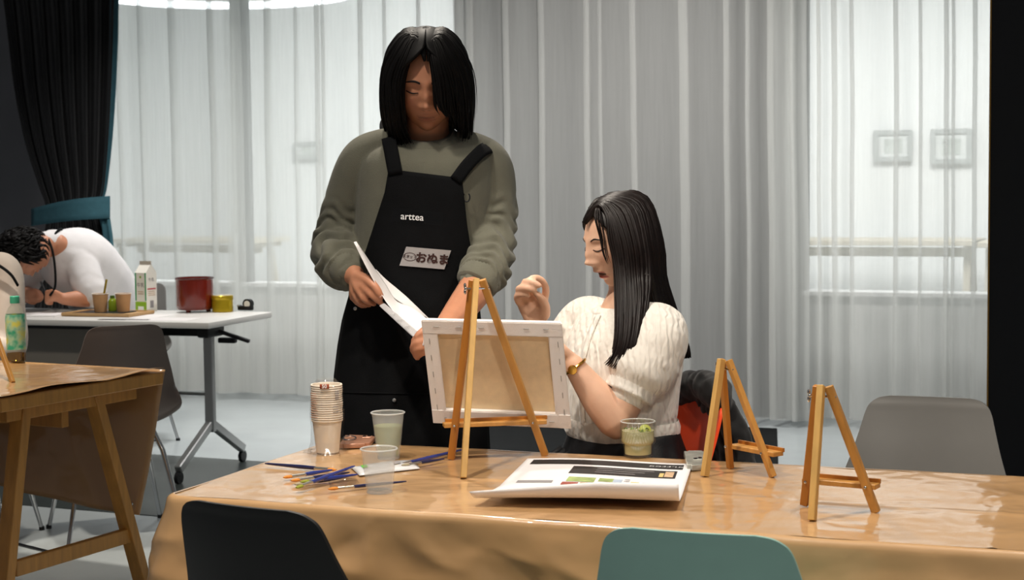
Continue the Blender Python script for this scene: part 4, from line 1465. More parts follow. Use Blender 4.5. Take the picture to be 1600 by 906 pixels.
M.update(
    skin_m=skin_mat('skin_tan', 'c28768', '9a5a4c'),
    skin_f=skin_mat('skin_light', 'd9ae93', 'a93a38'),
    hair=mat('black_hair', '0c0a0a', 0.55, var=0.3, vscale=60, spec=0.2),
    hair_f=mat('dark_brown_hair', '130b09', 0.46, var=0.35, vscale=60, spec=0.3),
    brow=mat('eyebrow_hair', '1a1110', 0.7),
    olive=mat('olive_sweatshirt', '6b6a5c', 0.9, var=0.06, vscale=25, bump=0.25, bscale=500, sheen=0.15),
    apron=mat('black_apron_cloth', '0e0f11', 0.85, var=0.15, vscale=20, bump=0.2, bscale=500, spec=0.15),
    trousers=mat('black_trousers', '121316', 0.85, bump=0.15, bscale=400),
    shoe=mat('dark_shoe', '1a1a1b', 0.5),
    skirt=mat('black_pleated_cloth', '101013', 0.6, bump=0.1, bscale=300),
    white_shirt=mat('white_cotton', 'dedcdd', 0.85, var=0.03, vscale=20, bump=0.2, bscale=400),
    cream_shirt=mat('cream_cotton', 'dccfc2', 0.85, var=0.03, vscale=20, bump=0.2, bscale=400),
    gold=mat('gold', 'c99a45', 0.22, 1.0),
    coat=mat('black_coat', '0d0d0f', 0.8, var=0.2, vscale=15, sheen=0.2),
    tape_clear=pane_mat('clear_tape', (0.85, 0.85, 0.85), 0.025, 0.15),
    tag_paper=mat('name_tag_paper', 'a9a6a6', 0.6),
    marker=mat('brown_marker', '3a201d', 0.6),
)

def knit_mat():
    m = mat('cable_knit', 'e6e1d8', 0.9, sheen=0.3)
    nt = m.node_tree
    b = nt.nodes['Principled BSDF']
    tc = nt.nodes.new('ShaderNodeTexCoord')
    mp = nt.nodes.new('ShaderNodeMapping'); mp.inputs['Scale'].default_value = (1, 1, 0.6)
    vo = nt.nodes.new('ShaderNodeTexVoronoi'); vo.inputs['Scale'].default_value = 42; vo.feature = 'SMOOTH_F1'
    nt.links.new(tc.outputs['Object'], mp.inputs[0]); nt.links.new(mp.outputs[0], vo.inputs['Vector'])
    wv = nt.nodes.new('ShaderNodeTexWave'); wv.inputs['Scale'].default_value = 24; wv.inputs['Distortion'].default_value = 4; wv.inputs['Detail'].default_value = 1; wv.inputs['Detail Scale'].default_value = 2.5
    nt.links.new(mp.outputs[0], wv.inputs['Vector'])
    mx = nt.nodes.new('ShaderNodeMath'); mx.operation = 'MULTIPLY_ADD'
    nt.links.new(wv.outputs['Fac'], mx.inputs[0]); mx.inputs[1].default_value = 0.35
    nt.links.new(vo.outputs['Distance'], mx.inputs[2])
    bp = nt.nodes.new('ShaderNodeBump'); bp.inputs['Strength'].default_value = 0.5; bp.inputs['Distance'].default_value = 0.010; bp.invert = True
    nt.links.new(mx.outputs[0], bp.inputs['Height']); nt.links.new(bp.outputs['Normal'], b.inputs['Normal'])
    return m
M['knit'] = knit_mat()

# ---------------------------------------------------------------- head
def head_surface(D, mouth_open=0.0, female=False):
    """unit directions (n,3) -> local surface points; face towards -Y, up +Z"""
    x, y, z = D[:, 0]*0.0745, D[:, 1]*0.096, D[:, 2]*0.113
    low = np.clip(-z/0.113, 0, 1)
    jaw = 0.40 if female else 0.33
    x = x*(1-jaw*low**1.6)
    y = np.where(y > 0, y*(1-0.55*low), y*(1-0.10*low))
    front = np.clip(-D[:, 1], 0, 1)
    # flatter face plane
    y = np.where(y < 0, y*(1-0.06*front**2), y)
    P = np.stack([x, y, z], 1)
    def g(cx, cz, rx, rz, sym=False):
        w = np.exp(-((P0[:, 0]-cx)/rx)**2-((P0[:, 2]-cz)/rz)**2)
        if sym:
            w = w+np.exp(-((P0[:, 0]+cx)/rx)**2-((P0[:, 2]-cz)/rz)**2)
        return w*(P0[:, 1] < 0)
    P0 = P.copy()
    dy = np.zeros(len(P))
    dy += 0.007*g(0, 0.014, 0.009, 0.016)              # nose bridge
    dy += 0.013*g(0, -0.008, 0.009, 0.014)
    dy += 0.020*g(0, -0.026, 0.0105, 0.0095)           # tip
    dy += 0.0075*g(0.0125, -0.030, 0.007, 0.007, True)  # wings
    dy -= 0.0085*g(0.031, 0.012, 0.020, 0.011, True)   # eye sockets
    dy += 0.0055*g(0.031, 0.009, 0.013, 0.0075, True)  # lids over the eyeballs
    dy += 0.0030*g(0.030, 0.030, 0.024, 0.008, True)   # brow ridge
    dy += 0.0030*g(0.044, -0.018, 0.016, 0.016, True)  # cheeks
    dy += 0.0060*g(0, -0.050, 0.022, 0.010)            # mouth mound
    dy += 0.0050*g(0, -0.0525, 0.016, 0.0045)          # upper lip
    dy += 0.0055*g(0, -0.0665-0.004*mouth_open, 0.014, 0.0052)  # lower lip
    dy -= (0.0045+0.006*mouth_open)*g(0, -0.0595, 0.019, 0.0026+0.0018*mouth_open)  # parting
    dy -= 0.0030*g(0, -0.0775, 0.018, 0.005)
    dy += 0.0075*g(0, -0.094, 0.018, 0.013)            # chin
    P[:, 1] -= dy
    return P

def head_mesh(scale, mouth_open=0.0, female=False):
    nu, nv = 150, 130
    dirs = []
    for j in range(1, nv):
        th = math.pi*j/nv
        for i in range(nu):
            ph = 2*math.pi*i/nu
            # more vertices on the face (phi = -90 deg)
            ph = ph+0.45*math.cos(ph)
            dirs.append((math.sin(th)*math.cos(ph), math.sin(th)*math.sin(ph), math.cos(th)))
    n = len(dirs)
    dirs += [(0, 0, 1), (0, 0, -1)]
    D = np.array(dirs)
    P = head_surface(D, mouth_open, female)
    f = []
    for j in range(nv-2):
        for i in range(nu):
            a, b = j*nu+i, j*nu+(i+1) % nu
            f.append([a, a+nu, b+nu, b])
    for i in range(nu):
        f.append([n, i, (i+1) % nu])
        f.append([n+1, (nv-2)*nu+(i+1) % nu, (nv-2)*nu+i])
    x, z = P[:, 0], P[:, 2]
    fr = P[:, 1] < -0.04
    lo = 0.004*mouth_open
    lipw = np.sqrt(np.clip(1-(x/0.0235)**2, 0, 1))
    up = np.clip(1-np.abs((z+0.0548)/(0.0045*lipw+1e-4))**3, 0, 1)
    dn = np.clip(1-np.abs((z+0.0648+lo)/(0.0055*lipw+1e-4))**3, 0, 1)
    lips = np.maximum(up, dn)*fr*(np.abs(x) < 0.0235)
    dark = np.exp(-((z+0.0597+lo*0.4)/(0.0011+0.0022*mouth_open))**2)*(np.abs(x) < 0.019)*fr*(0.55+0.45*min(1, mouth_open))
    nost = sum(np.exp(-((x-s*0.007)/0.0028)**2-((z+0.0365)/0.0022)**2) for s in (-1, 1))*fr
    dark = np.maximum(dark, 0.7*nost)
    blush = sum(np.exp(-((x-s*0.042)/0.02)**2-((z+0.02)/0.016)**2) for s in (-1, 1))*fr*0.25
    col = np.stack([lips*(0.85 if female else 0.5), np.clip(dark, 0, 1), np.clip(blush, 0, 1)], 1)
    return P*scale, f, col

def face_strip(cx, pts, half, scale, lift, **kw):
    """thin strip on the face through (x, z) points; half = half heights"""
    g = np.linspace(-1, 1, 181)
    rows = []
    Q = catmull(pts, 14)
    Hh = np.interp(np.linspace(0, 1, 14), np.linspace(0, 1, len(half)), half)
    def solve(x, z):
        d = np.array([x/0.0745, -0.8, z/0.113])
        for _ in range(30):
            d = d/np.linalg.norm(d)
            p = head_surface(d[None], **kw)[0]
            d = d+np.array([(x-p[0])/0.0745, 0, (z-p[2])/0.113])*0.8
            d[1] = -math.sqrt(max(0.05, 1-min(0.95, d[0]**2+d[2]**2)))
        p = head_surface((d/np.linalg.norm(d))[None], **kw)[0]
        p[1] -= lift
        return p*scale
    top, bot = [], []
    for (x, z), h in zip(Q, Hh):
        top.append(solve(x+cx, z+h))
        bot.append(solve(x+cx, z-h))
    return sheet([top, bot], 0.0006)

def ear_shape(side, scale):
    v1 = ellipsoid((side*0.074, 0.012, -0.004), (0.009, 0.017, 0.030), 16, 12)
    v2 = ellipsoid((side*0.080, 0.018, 0.002), (0.006, 0.014, 0.026), 16, 12)
    s = join([v1, v2])
    return s[0]*scale, s[1]

def tinted_mesh(name, head, T, others):
    """joins head (verts, faces, colours; local) with world shapes into one body mesh carrying the tint attribute"""
    hv, hf, hc = head
    hw, _ = xform((hv, hf), T)
    parts = [(hw, hf)]+others
    v, f = join(parts)
    me = to_mesh(name, (v, f), True)
    a = me.color_attributes.new('tint', 'FLOAT_COLOR', 'POINT')
    c = np.zeros((len(v), 4)); c[:, 3] = 1
    c[:len(hc), :3] = hc
    a.data.foreach_set('color', c.ravel())
    return me

def frame_from(center, face, up):
    """4x4: local -Y looks along face, local Z towards up"""
    fy = -Vector(face).normalized()
    u = Vector(up)
    z = (u-fy*u.dot(fy)).normalized()
    x = fy.cross(z)
    m = Matrix((x, fy, z)).transposed().to_4x4()
    m.translation = Vector(center)
    return m

# ---------------------------------------------------------------- hair
HA, HB, HC = 0.086, 0.107, 0.124
def scalp(az, el, off=0.0, s=1.0):
    """point over the skull: az 0 = front, +90 = local +X, 180 = back"""
    a, e = math.radians(az), math.radians(el)
    return Vector(((HA+off)*math.cos(e)*math.sin(a), -(HB+off)*math.cos(e)*math.cos(a), (HC+off)*math.sin(e)))*s

def hair_cap(T, limit, s=1.0, low=-35, off=-0.006):
    """closed shell over the skull; limit(el) = half angle left free at the face"""
    nu, nv = 72, 26
    rows = []
    for j in range(nv):
        el = low+(89-low)*j/(nv-1)
        lim = limit(el)
        dz = Vector((0, 0, min(0, el)/90*0.2*s))
        rows.append([T @ (scalp(lim+(360-2*lim)*i/(nu-1), max(el, 0), off*(1 if el > 0 else 1+el/60*0.5), s)+dz) for i in range(nu)])
    return sheet(rows, 0.008)

def strands(guides, per, r, width=0.006, jit=0.004, depth=0.012, seg=16, flat=0.45, end_jit=0.03, inward=None):
    """tapered locks filled in between neighbouring guide curves (lists of world points)"""
    out = []
    G = [catmull(g, seg) for g in guides]
    for k in range(len(G)-1):
        for _ in range(per):
            t = r.random()
            P = G[k]*(1-t)+G[k+1]*t
            ph, am = r.random()*6, jit*(0.4+r.random())
            s = np.linspace(0, 1, seg)
            lay = r.random()**1.5*depth
            cen = inward if inward is not None else P.mean(axis=0)
            di = np.array(cen)-P
            di[:, 2] = 0
            nn = np.linalg.norm(di, axis=1)[:, None]+1e-6
            P = P+di/nn*lay*np.minimum(1, s*3)[:, None]
            P[:, 0] += am*np.sin(ph+3*s)*s
            P[:, 1] += am*np.cos(ph*1.7+3*s)*s*0.7
            cut = 1-r.random()*end_jit
            Q = catmull(P, 24)[:max(6, int(24*cut))]
            Q = catmull(Q, seg)
            w = width*(0.6+0.8*r.random())
            R = w*np.interp(np.linspace(0, 1, seg), [0, 0.12, 0.6, 0.88, 1], [0.6, 1, 1, 0.6, 0.08])
            out.append(tube(Q, R, 6, flat, hint=(r.uniform(-0.3, 0.3), -1, r.uniform(-0.3, 0.3))))
    return join(out)

def px_r(px, depth):
    return px*depth/F_PX

def chain(pts, radii):
    """limb through pixel points (x, y, depth) with metre radii"""
    q = [(*at(*p), r) for p, r in zip(pts, radii)]
    return limb(q, max(14, 6*len(q)), 12)

def ell_ring(c, ax, ay, a, b, n=40, pw=2.0):
    """ring about c with half axes a along ax and b along ay"""
    out = []
    for k in range(n):
        t = 2*math.pi*k/n
        cx, sy = math.cos(t), math.sin(t)
        ex = math.copysign(abs(cx)**(2/pw), cx); ey = math.copysign(abs(sy)**(2/pw), sy)
        out.append(np.array(c)+np.array(ax)*a*ex+np.array(ay)*b*ey)
    return out

def wrinkle(amp, freq, seed, twist=1.0, start=0.0, end=1.0):
    """creases running round a sleeve: rounded ridges with sharp valleys"""
    def w(t, a):
        env = min(1, max(0, (t-start)/0.15))*min(1, max(0, (end-t)/0.05+0.4))
        n = mnoise.noise(Vector((math.cos(a)*1.2+seed, math.sin(a)*1.2, t*5)))
        ph = freq*t+1.8*twist*math.sin(a+seed)+5.5*n
        return 1+env*amp*(1.6*abs(math.sin(ph*0.5))-0.9)*(0.65+0.7*mnoise.noise(Vector((math.cos(a)*2, math.sin(a)*2+seed, t*3))))
    return w

# ================================================================ the standing person
def man():
    rr = random.Random(11)
    YB = 4.0
    foot = at(655, 700, YB); foot.z = 0
    t = wthing('person', 'standing person in olive sweatshirt and black apron holding papers', 'person', foot)
    # --- head
    HCn = at(667, 131, 3.93)
    T = frame_from(HCn, (0.02, -math.cos(0.36), -math.sin(0.36)), (0.015, -0.36, 1))
    S = 1.04
    head = head_mesh(S, 0.0)
    # --- torso and legs of the body (under the clothes), arms and hands
    def ring_px(y, cx, hw, dep, yc, tilt=0.0, n=36):
        c = at(cx, y, yc)
        g = ell_ring(c, (1, 0, 0), (0, 1, 0), px_r(hw, yc), dep, n, 2.3)
        return [p+np.array([0, 0, tilt*(p[1]-c.y)/dep]) for p in g]
    body = []
    body.append(limb([(*(HCn+Vector((0, 0.03, -0.06))), 0.055), (*at(667, 190, 3.97), 0.054), (*at(667, 222, 4.0), 0.06), (*at(666, 260, 4.0), 0.075)], 18, 24))
    body.append(loft([ring_px(*q) for q in [(226, 667, 50, 0.06, 4.0), (246, 667, 95, 0.085, 3.99), (300, 664, 100, 0.105, 3.99), (380, 655, 92, 0.10, 3.99), (470, 645, 88, 0.10, 4.0), (560, 642, 98, 0.115, 4.0), (640, 642, 96, 0.115, 4.0)]]))
    for s in (-1, 1):
        hip = at(642+s*46, 610, 4.0)
        knee = Vector((hip.x+s*0.01, 4.0, 0.48)); ank = Vector((hip.x+s*0.02, 4.02, 0.08))
        body.append(limb([(*hip, 0.085), (*knee, 0.058), (*((knee+ank)/2+Vector((0, 0.02, 0.06))), 0.055), (*ank, 0.040)], 30, 16))
        body.append(limb([(ank.x, 4.05, 0.045, 0.038), (ank.x, 3.95, 0.035, 0.04), (ank.x+s*0.01, 3.84, 0.03, 0.03)], 12, 14))
    # his right arm (left in the picture)
    body.append(chain([(570, 258, 3.99), (545, 320, 4.0), (527, 386, 3.985)], [0.040, 0.035, 0.034]))
    body.append(chain([(527, 386, 3.985), (535, 412, 3.90), (553, 430, 3.82)], [0.034, 0.034, 0.027]))
    # hand holding the papers
    W0 = (556, 432, 3.80)
    kn = [(567, 447, 3.765), (559, 451, 3.772), (553, 457, 3.79), (552, 464, 3.81)]
    for k, q in enumerate(kn):
        body.append(chain([(548, 424, 3.83), W0, ((W0[0]+q[0])/2-1, (W0[1]+q[1])/2+1, (W0[2]+q[2])/2), q], [0.020, 0.017, 0.0125, 0.0105]))
    body.append(chain([kn[0], (582, 462, 3.752), (590, 469, 3.752), (596, 474, 3.755)], [0.0098, 0.0088, 0.0082, 0.0066]))
    body.append(chain([kn[1], (568, 466, 3.765), (577, 472, 3.77), (585, 475, 3.78)], [0.0098, 0.0088, 0.0082, 0.0068]))
    body.append(chain([kn[2], (560, 469, 3.785), (569, 474, 3.79), (577, 477, 3.80)], [0.0094, 0.0086, 0.0078, 0.0066]))
    body.append(chain([kn[3], (558, 472, 3.805), (565, 477, 3.81), (572, 478, 3.82)], [0.0086, 0.0078, 0.0070, 0.0060]))
    body.append(chain([(559, 431, 3.79), (572, 436, 3.765), (584, 446, 3.748), (591, 456, 3.745), (595, 464, 3.748)], [0.014, 0.0125, 0.0105, 0.0098, 0.0080]))
    # his left arm reaching down to the papers
    body.append(chain([(762, 262, 3.985), (769, 330, 3.982), (766, 394, 3.935)], [0.040, 0.035, 0.035]))
    body.append(chain([(766, 394, 3.935), (745, 447, 3.84), (722, 480, 3.74), (694, 514, 3.62)], [0.035, 0.042, 0.037, 0.026]))
    W1 = (690, 517, 3.60)
    k2 = [(668, 524, 3.565), (667, 532, 3.56), (668, 540, 3.56), (670, 547, 3.565)]
    for q in k2:
        body.append(chain([(696, 511, 3.63), W1, ((W1[0]+q[0])/2, (W1[1]+q[1])/2, (W1[2]+q[2])/2-0.004), q], [0.022, 0.018, 0.013, 0.0105]))
    tips = [[(655, 526, 3.56), (648, 531, 3.575), (646, 538, 3.60)], [(653, 535, 3.555), (646, 541, 3.57), (645, 548, 3.59)], [(655, 544, 3.555), (649, 550, 3.57), (649, 555, 3.585)], [(659, 551, 3.56), (653, 556, 3.572), (652, 559, 3.585)]]
    for q, tp in zip(k2, tips):
        body.append(chain([q]+tp, [0.0098, 0.0090, 0.0082, 0.0070]))
    body.append(chain([(684, 512, 3.59), (670, 514, 3.57), (660, 519, 3.56), (652, 525, 3.557)], [0.014, 0.012, 0.0105, 0.0085]))
    skin = fuse('body_skin', body, 0.0042, 2, 0.5)
    others = [mesh_shape(skin)]+[xform(ear_shape(s, S), T) for s in (-1, 1)]
    bo = wpart('body', tinted_mesh('body', head, T, others), M['skin_m'], t, True)
    for s in (-1, 1):
        wpart('eyebrow', xform(face_strip(0, [(s*0.013, 0.0280), (s*0.028, 0.0315), (s*0.047, 0.0260)], [0.0024, 0.0027, 0.0011], S, 0.0007), T), M['brow'], bo, True)
        wpart('eyelash', xform(face_strip(0, [(s*0.0175, 0.0048), (s*0.031, 0.0026), (s*0.0460, 0.0056)], [0.0008, 0.0017, 0.0014], S, 0.0010), T), M['brow'], bo, True)
    for px, py, dd, rz in ((594, 462, 3.7405, 0.0),):
        wpart('thumb_nail', ellipsoid(at(px, py, dd), (0.0045, 0.0015, 0.0052), 12, 8), mat('nail', 'd8a592', 0.3), bo)
    # --- sweatshirt
    sw = []
    tor = [(211, 667, 42, 0.064, 3.975, 0.026), (215, 667, 58, 0.078, 3.98, 0.024), (223, 667, 80, 0.095, 3.985, 0.018), (238, 667, 102, 0.108, 3.985, 0.010), (262, 666, 110, 0.122, 3.985, 0.0), (300, 664, 110, 0.130, 3.985, 0), (340, 661, 107, 0.128, 3.985, 0), (380, 656, 104, 0.125, 3.985, 0), (430, 650, 103, 0.124, 3.99, 0), (480, 645, 102, 0.126, 3.99, 0), (520, 643, 103, 0.128, 3.995, 0)]
    Tq = catmull(tor, 40)
    sw.append(loft([ring_px(*q) for q in Tq]))
    def sleeve(pts, rad, wob, m=110):
        q = [(*at(*p), r) for p, r in zip(pts, rad)]
        return limb(q, m, 56, 1.0, wob)
    sw.append(sleeve([(606, 228, 3.985), (569, 252, 3.985), (547, 305, 3.995), (535, 350, 4.0), (527, 386, 3.98), (533, 412, 3.90), (546, 424, 3.85)],
                     [0.048, 0.059, 0.060, 0.058, 0.060, 0.058, 0.046], wrinkle(0.26, 62, 1.0, 1.6, 0.34)))
    sw.append(sleeve([(728, 232, 3.985), (763, 258, 3.985), (771, 310, 3.99), (770, 355, 3.975), (766, 392, 3.935), (755, 425, 3.87), (748, 438, 3.845)],
                     [0.048, 0.057, 0.058, 0.057, 0.059, 0.057, 0.050], wrinkle(0.26, 62, 4.0, 1.6, 0.30)))
    sm = fuse('sweatshirt', sw, 0.0042, 1, 0.5)
    so = wpart('sweatshirt', sm, M['olive'], t, True)
    # ribbed cuffs and collar
    def ribbed(pts, rad, name, nrib=40):
        q = catmull([(*at(*p), r) for p, r in zip(pts, rad)], 10)
        wpart(name, tube(q[:, :3], q[:, 3], 80, 1.0, lambda tt, a: 1+0.018*math.cos(nrib*a)), M['olive'], so, True)
    ribbed([(540, 418, 3.865), (548, 426, 3.845), (553, 430, 3.832)], [0.047, 0.044, 0.036], 'cuff')
    ribbed([(752, 430, 3.86), (746, 440, 3.84), (742, 446, 3.832)], [0.053, 0.052, 0.049], 'cuff')
    col = [ring_px(y_, 667, w_, d_, 3.968, tl) for y_, w_, d_, tl in ((217, 51, 0.078, 0.027), (213, 49, 0.075, 0.027), (209, 45, 0.069, 0.027), (205.5, 42, 0.064, 0.027), (206, 40, 0.061, 0.027))]
    wpart('collar', loft(col, False), M['olive'], so, True)
    # small dark emblem on the chest beside the apron
    c0 = at(729, 308, 3.985-0.121)
    wpart('emblem', tube([(c0.x+0.008*math.cos(math.radians(a)), c0.y-0.003, c0.z+0.011*math.sin(math.radians(a))) for a in range(130, 411, 14)], 0.0018, 8), mat('emblem_thread', '15161a', 0.7), so)
    # --- apron
    A_rows = [(262, 606, 660), (262, 606, 722)]
    left = [(264, 607), (300, 601), (340, 588), (380, 575), (420, 562), (460, 545), (500, 534), (540, 527), (590, 521), (640, 519), (700, 516), (760, 514)]
    right = [(264, 722), (300, 726), (340, 730), (380, 736), (420, 743), (460, 748), (500, 752), (540, 756), (590, 760), (640, 763), (700, 766), (760, 768)]
    ys = np.linspace(264, 760, 70)
    Tarr = np.array([list(q) for q in Tq])
    def torso_at(y):
        if y < 500:
            return [np.interp(y, Tarr[:, 0], Tarr[:, k]) for k in (1, 2, 3, 4)]
        f = (y-500)/260
        base = [np.interp(500, Tarr[:, 0], Tarr[:, k]) for k in (1, 2, 3, 4)]
        return [base[0]*(1-f)+641*f, base[1]+22*min(1, f*1.6), base[2]+0.02*min(1, f*2), base[3]]
    def front(x, y, off):
        cx, hw, dep, yc = torso_at(y)
        hw = hw+off*F_PX/yc
        s = max(-1, min(1, (x-cx)/hw))
        d = (1-abs(s)**2.3)**(1/2.3)
        return yc-(dep+off)*d
    def fold(x, y):
        return 0.004*math.sin(x*0.11+y*0.012)*min(1, max(0, (y-430)/120))+0.003*nz(x*0.03, y*0.03, 2)*min(1, max(0, (y-420)/60))
    rows = []
    for y in ys:
        l = np.interp(y, [q[0] for q in left], [q[1] for q in left])
        r_ = np.interp(y, [q[0] for q in right], [q[1] for q in right])
        row = []
        for k in range(50):
            s = k/49
            x = l+(r_-l)*s
            yy = y+(14*s if y < 300 else 14*s*max(0, 1-(y-300)/200))
            row.append(at(x, yy, front(x, yy, 0.012)+fold(x, yy)))
        rows.append(row)
    ao = wpart('apron', sheet(rows, 0.003), M['apron'], t, True)
    def strap(name, pts, half):
        rws = []
        P = catmull(pts, 20)
        for i, (x, y, off) in enumerate(P):
            tx = P[min(19, i+1)]-P[max(0, i-1)]
            nx, ny = -tx[1], tx[0]
            L = math.hypot(nx, ny)+1e-9
            rws.append([at(x+nx/L*half*q, y+ny/L*half*q, front(x+nx/L*half*q, y+ny/L*half*q, 0.013)+off) for q in (-1, -0.5, 0, 0.5, 1)])
        wpart(name, sheet(rws, 0.003), M['apron'], ao, True)
    strap('strap', [(618, 272, 0), (612, 240, 0), (607, 215, 0.01), (604, 198, 0.06), (606, 190, 0.12)], 11)
    strap('strap', [(712, 282, 0), (730, 258, -0.004), (750, 238, -0.004), (762, 231, 0.0), (768, 229, 0.02)], 10)
    # hem line and studs
    def stud(x, y):
        p = at(x, y, front(x, y, 0.013)+fold(x, y)-0.001)
        wpart('rivet', xform(lathe([(0.0045, 0), (0.0045, 0.002), (0.002, 0.003)], 14), Matrix.Translation(p) @ Matrix.Rotation(math.pi/2, 4, 'X')), M['silver'], ao)
    stud(616, 625); stud(555, 482)
    rws = [[at(x, 612+dy+0.02*(x-530), front(x, 612, 0.0145)+fold(x, 612)) for x in np.linspace(535, 690, 24)] for dy in (0, 2.2)]
    wpart('pocket_edge', sheet(rws, 0.002), M['apron'], ao, True)
    # logo, tape over it, name tag
    def on_apron(x, y, lift=0.0):
        return at(x, y, front(x, y, 0.0125)+fold(x, y)-0.0015-lift)
    def decal(name, shape2d, cx, cy, rot, m, lift=0.0, parent=ao, sm=False):
        v, f = shape2d
        out = []
        k = F_PX/3.87
        c, s = math.cos(rot), math.sin(rot)
        for p in v:
            X, Z = p[0]*c-p[1]*s, p[0]*s+p[1]*c
            q = on_apron(cx+X*k, cy-Z*k, lift)
            q.y -= p[2]
            out.append(list(q))
        return wpart(name, (np.array(out), f), M[m], parent, sm)
    decal('logo_text', text_shape('arttea', 0.0235, 0.0002, 0.0002), 644, 339, -0.07, 'white_print', 0.0015)
    g = [[(x, y, 0) for x in np.linspace(-0.062, 0.062, 12)] for y in (-0.016, 0, 0.016)]
    decal('tape_strip', sheet(g), 652, 339, -0.09, 'tape_clear', 0.0008)
    g = [[(x+0.004*y/0.015, y, 0) for x in np.linspace(-0.0545, 0.0545, 12)] for y in np.linspace(-0.0235, 0.0235, 4)]
    tg = decal('name_tag', sheet(g, 0.0003), 664.5, 403, -0.085, 'tag_paper', 0.001)
    _tx = text_shape('おぬま', 0.0275, 0.0002, 0.0003)
    decal('tag_text', join([moved(_tx, (a, b, 0)) for a, b in ((0, 0), (0.0008, 0.0004), (-0.0007, 0.0003), (0, -0.0007))]), 675.5, 405, -0.085, 'marker', 0.0022, tg)
    decal('tag_text', text_shape('スタッフ', 0.0085, 0.0002, 0.0001), 640, 401, -0.1, 'marker', 0.0022, tg)
    ov = tube([(0.0155*math.cos(a*math.pi/16), 0.0095*math.sin(a*math.pi/16), 0) for a in range(33)], 0.0005, 6)
    decal('tag_oval', ov, 640.5, 401, -0.08, 'marker', 0.0018, tg)
    # --- trousers and shoes
    tr = [loft([ring_px(*q) for q in [(520, 643, 97, 0.118, 4.0), (580, 642, 103, 0.124, 4.0), (640, 642, 103, 0.124, 4.0)]])]
    for s in (-1, 1):
        hip = at(642+s*46, 610, 4.0)
        tr.append(limb([(*hip, 0.094), (hip.x+s*0.01, 4.0, 0.48, 0.075), (hip.x+s*0.02, 4.02, 0.11, 0.066)], 30, 20))
        sh = fuse('shoe', [limb([(hip.x+s*0.02, 4.07, 0.055, 0.046), (hip.x+s*0.02, 3.96, 0.05, 0.046), (hip.x+s*0.03, 3.83, 0.042, 0.040)], 14, 18)], 0.008, 2)
        wpart('shoe', sh, M['shoe'], t, True)
    wpart('trousers', fuse('trousers', tr, 0.009, 2), M['trousers'], t, True)
    # --- hair
    W = lambda p: T @ (Vector(p)*S)
    def gd(side, az, f, mid, hang, off=0.012):
        """guide: root on the parting, over the skull at azimuth az, then hanging local points"""
        y = -0.085+0.16*f
        z = HC*math.sqrt(max(0.05, 1-(y/HB)**2))
        pts = [W((side*0.004+0.003, y, z+0.004))]
        for el, dz in ((62, 0), (38, 0), (12, 0)):
            a2 = az*(0.72+0.28*(62-el)/50)
            pts.append(T @ scalp(side*a2, el, off, S))
        return pts+[W(h) for h in hang]
    right = [
        gd(1, 16, 0.0, 0, [(0.030, -0.112, -0.018), (0.044, -0.108, -0.046)], 0.006),
        gd(1, 30, 0.05, 0, [(0.052, -0.106, -0.022), (0.066, -0.098, -0.062)], 0.010),
        gd(1, 58, 0.15, 0, [(0.090, -0.072, -0.04), (0.092, -0.050, -0.135)], 0.016),
        gd(1, 80, 0.3, 0, [(0.106, -0.03, -0.05), (0.098, -0.02, -0.175)], 0.020),
        gd(1, 110, 0.5, 0, [(0.104, 0.03, -0.06), (0.092, 0.02, -0.18)], 0.020),
        gd(1, 145, 0.75, 0, [(0.07, 0.085, -0.07), (0.062, 0.06, -0.17)], 0.018),
        gd(1, 180, 1.0, 0, [(0.0, 0.105, -0.07), (0.0, 0.08, -0.17)], 0.016)]
    lft = [
        gd(-1, 40, 0.0, 0, [(-0.060, -0.098, -0.03), (-0.057, -0.085, -0.085), (-0.036, -0.075, -0.145)], 0.010),
        gd(-1, 58, 0.1, 0, [(-0.083, -0.076, -0.04), (-0.076, -0.062, -0.10), (-0.050, -0.055, -0.175)], 0.016),
        gd(-1, 82, 0.3, 0, [(-0.106, -0.028, -0.04), (-0.100, -0.02, -0.10), (-0.074, -0.02, -0.17)], 0.020),
        gd(-1, 110, 0.5, 0, [(-0.103, 0.03, -0.06), (-0.094, 0.02, -0.11), (-0.074, 0.02, -0.17)], 0.020),
        gd(-1, 145, 0.75, 0, [(-0.07, 0.085, -0.07), (-0.066, 0.07, -0.12), (-0.06, 0.06, -0.17)], 0.018),
        gd(-1, 180, 1.0, 0, [(0.0, 0.105, -0.07), (0.0, 0.09, -0.12), (0.0, 0.08, -0.17)], 0.016)]
    cap = hair_cap(T, lambda el: 74 if el < -5 else (62 if el < 10 else max(0.5, 62*(1-(el-10)/45))), S, -62, 0.004)
    inn = list(HCn)
    ho = wpart('hair', cap, M['hair'], t, True)
    wpart('hair_locks', strands(right, 110, rr, 0.0042, 0.008, 0.018, end_jit=0.26, inward=inn), M['hair'], ho, True)
    def longer(g, dz, dx=0.0):
        return [list(p) for p in g[:-1]]+[list(Vector(g[-1])+Vector((dx, 0, dz)))]
    wpart('hair_wisps', strands([longer(right[2], -0.012), longer(right[3], -0.035), longer(right[4], -0.02)], 26, rr, 0.0017, 0.016, 0.014, end_jit=0.3, inward=inn), M['hair'], ho, True)
    wpart('hair_wisps', strands([longer(lft[0], -0.02, 0.01), longer(lft[1], -0.03), longer(lft[2], -0.02)], 26, rr, 0.0017, 0.016, 0.014, end_jit=0.3, inward=inn), M['hair'], ho, True)
    wpart('hair_locks', strands(lft, 120, rr, 0.0042, 0.008, 0.018, end_jit=0.26, inward=inn), M['hair'], ho, True)
man()

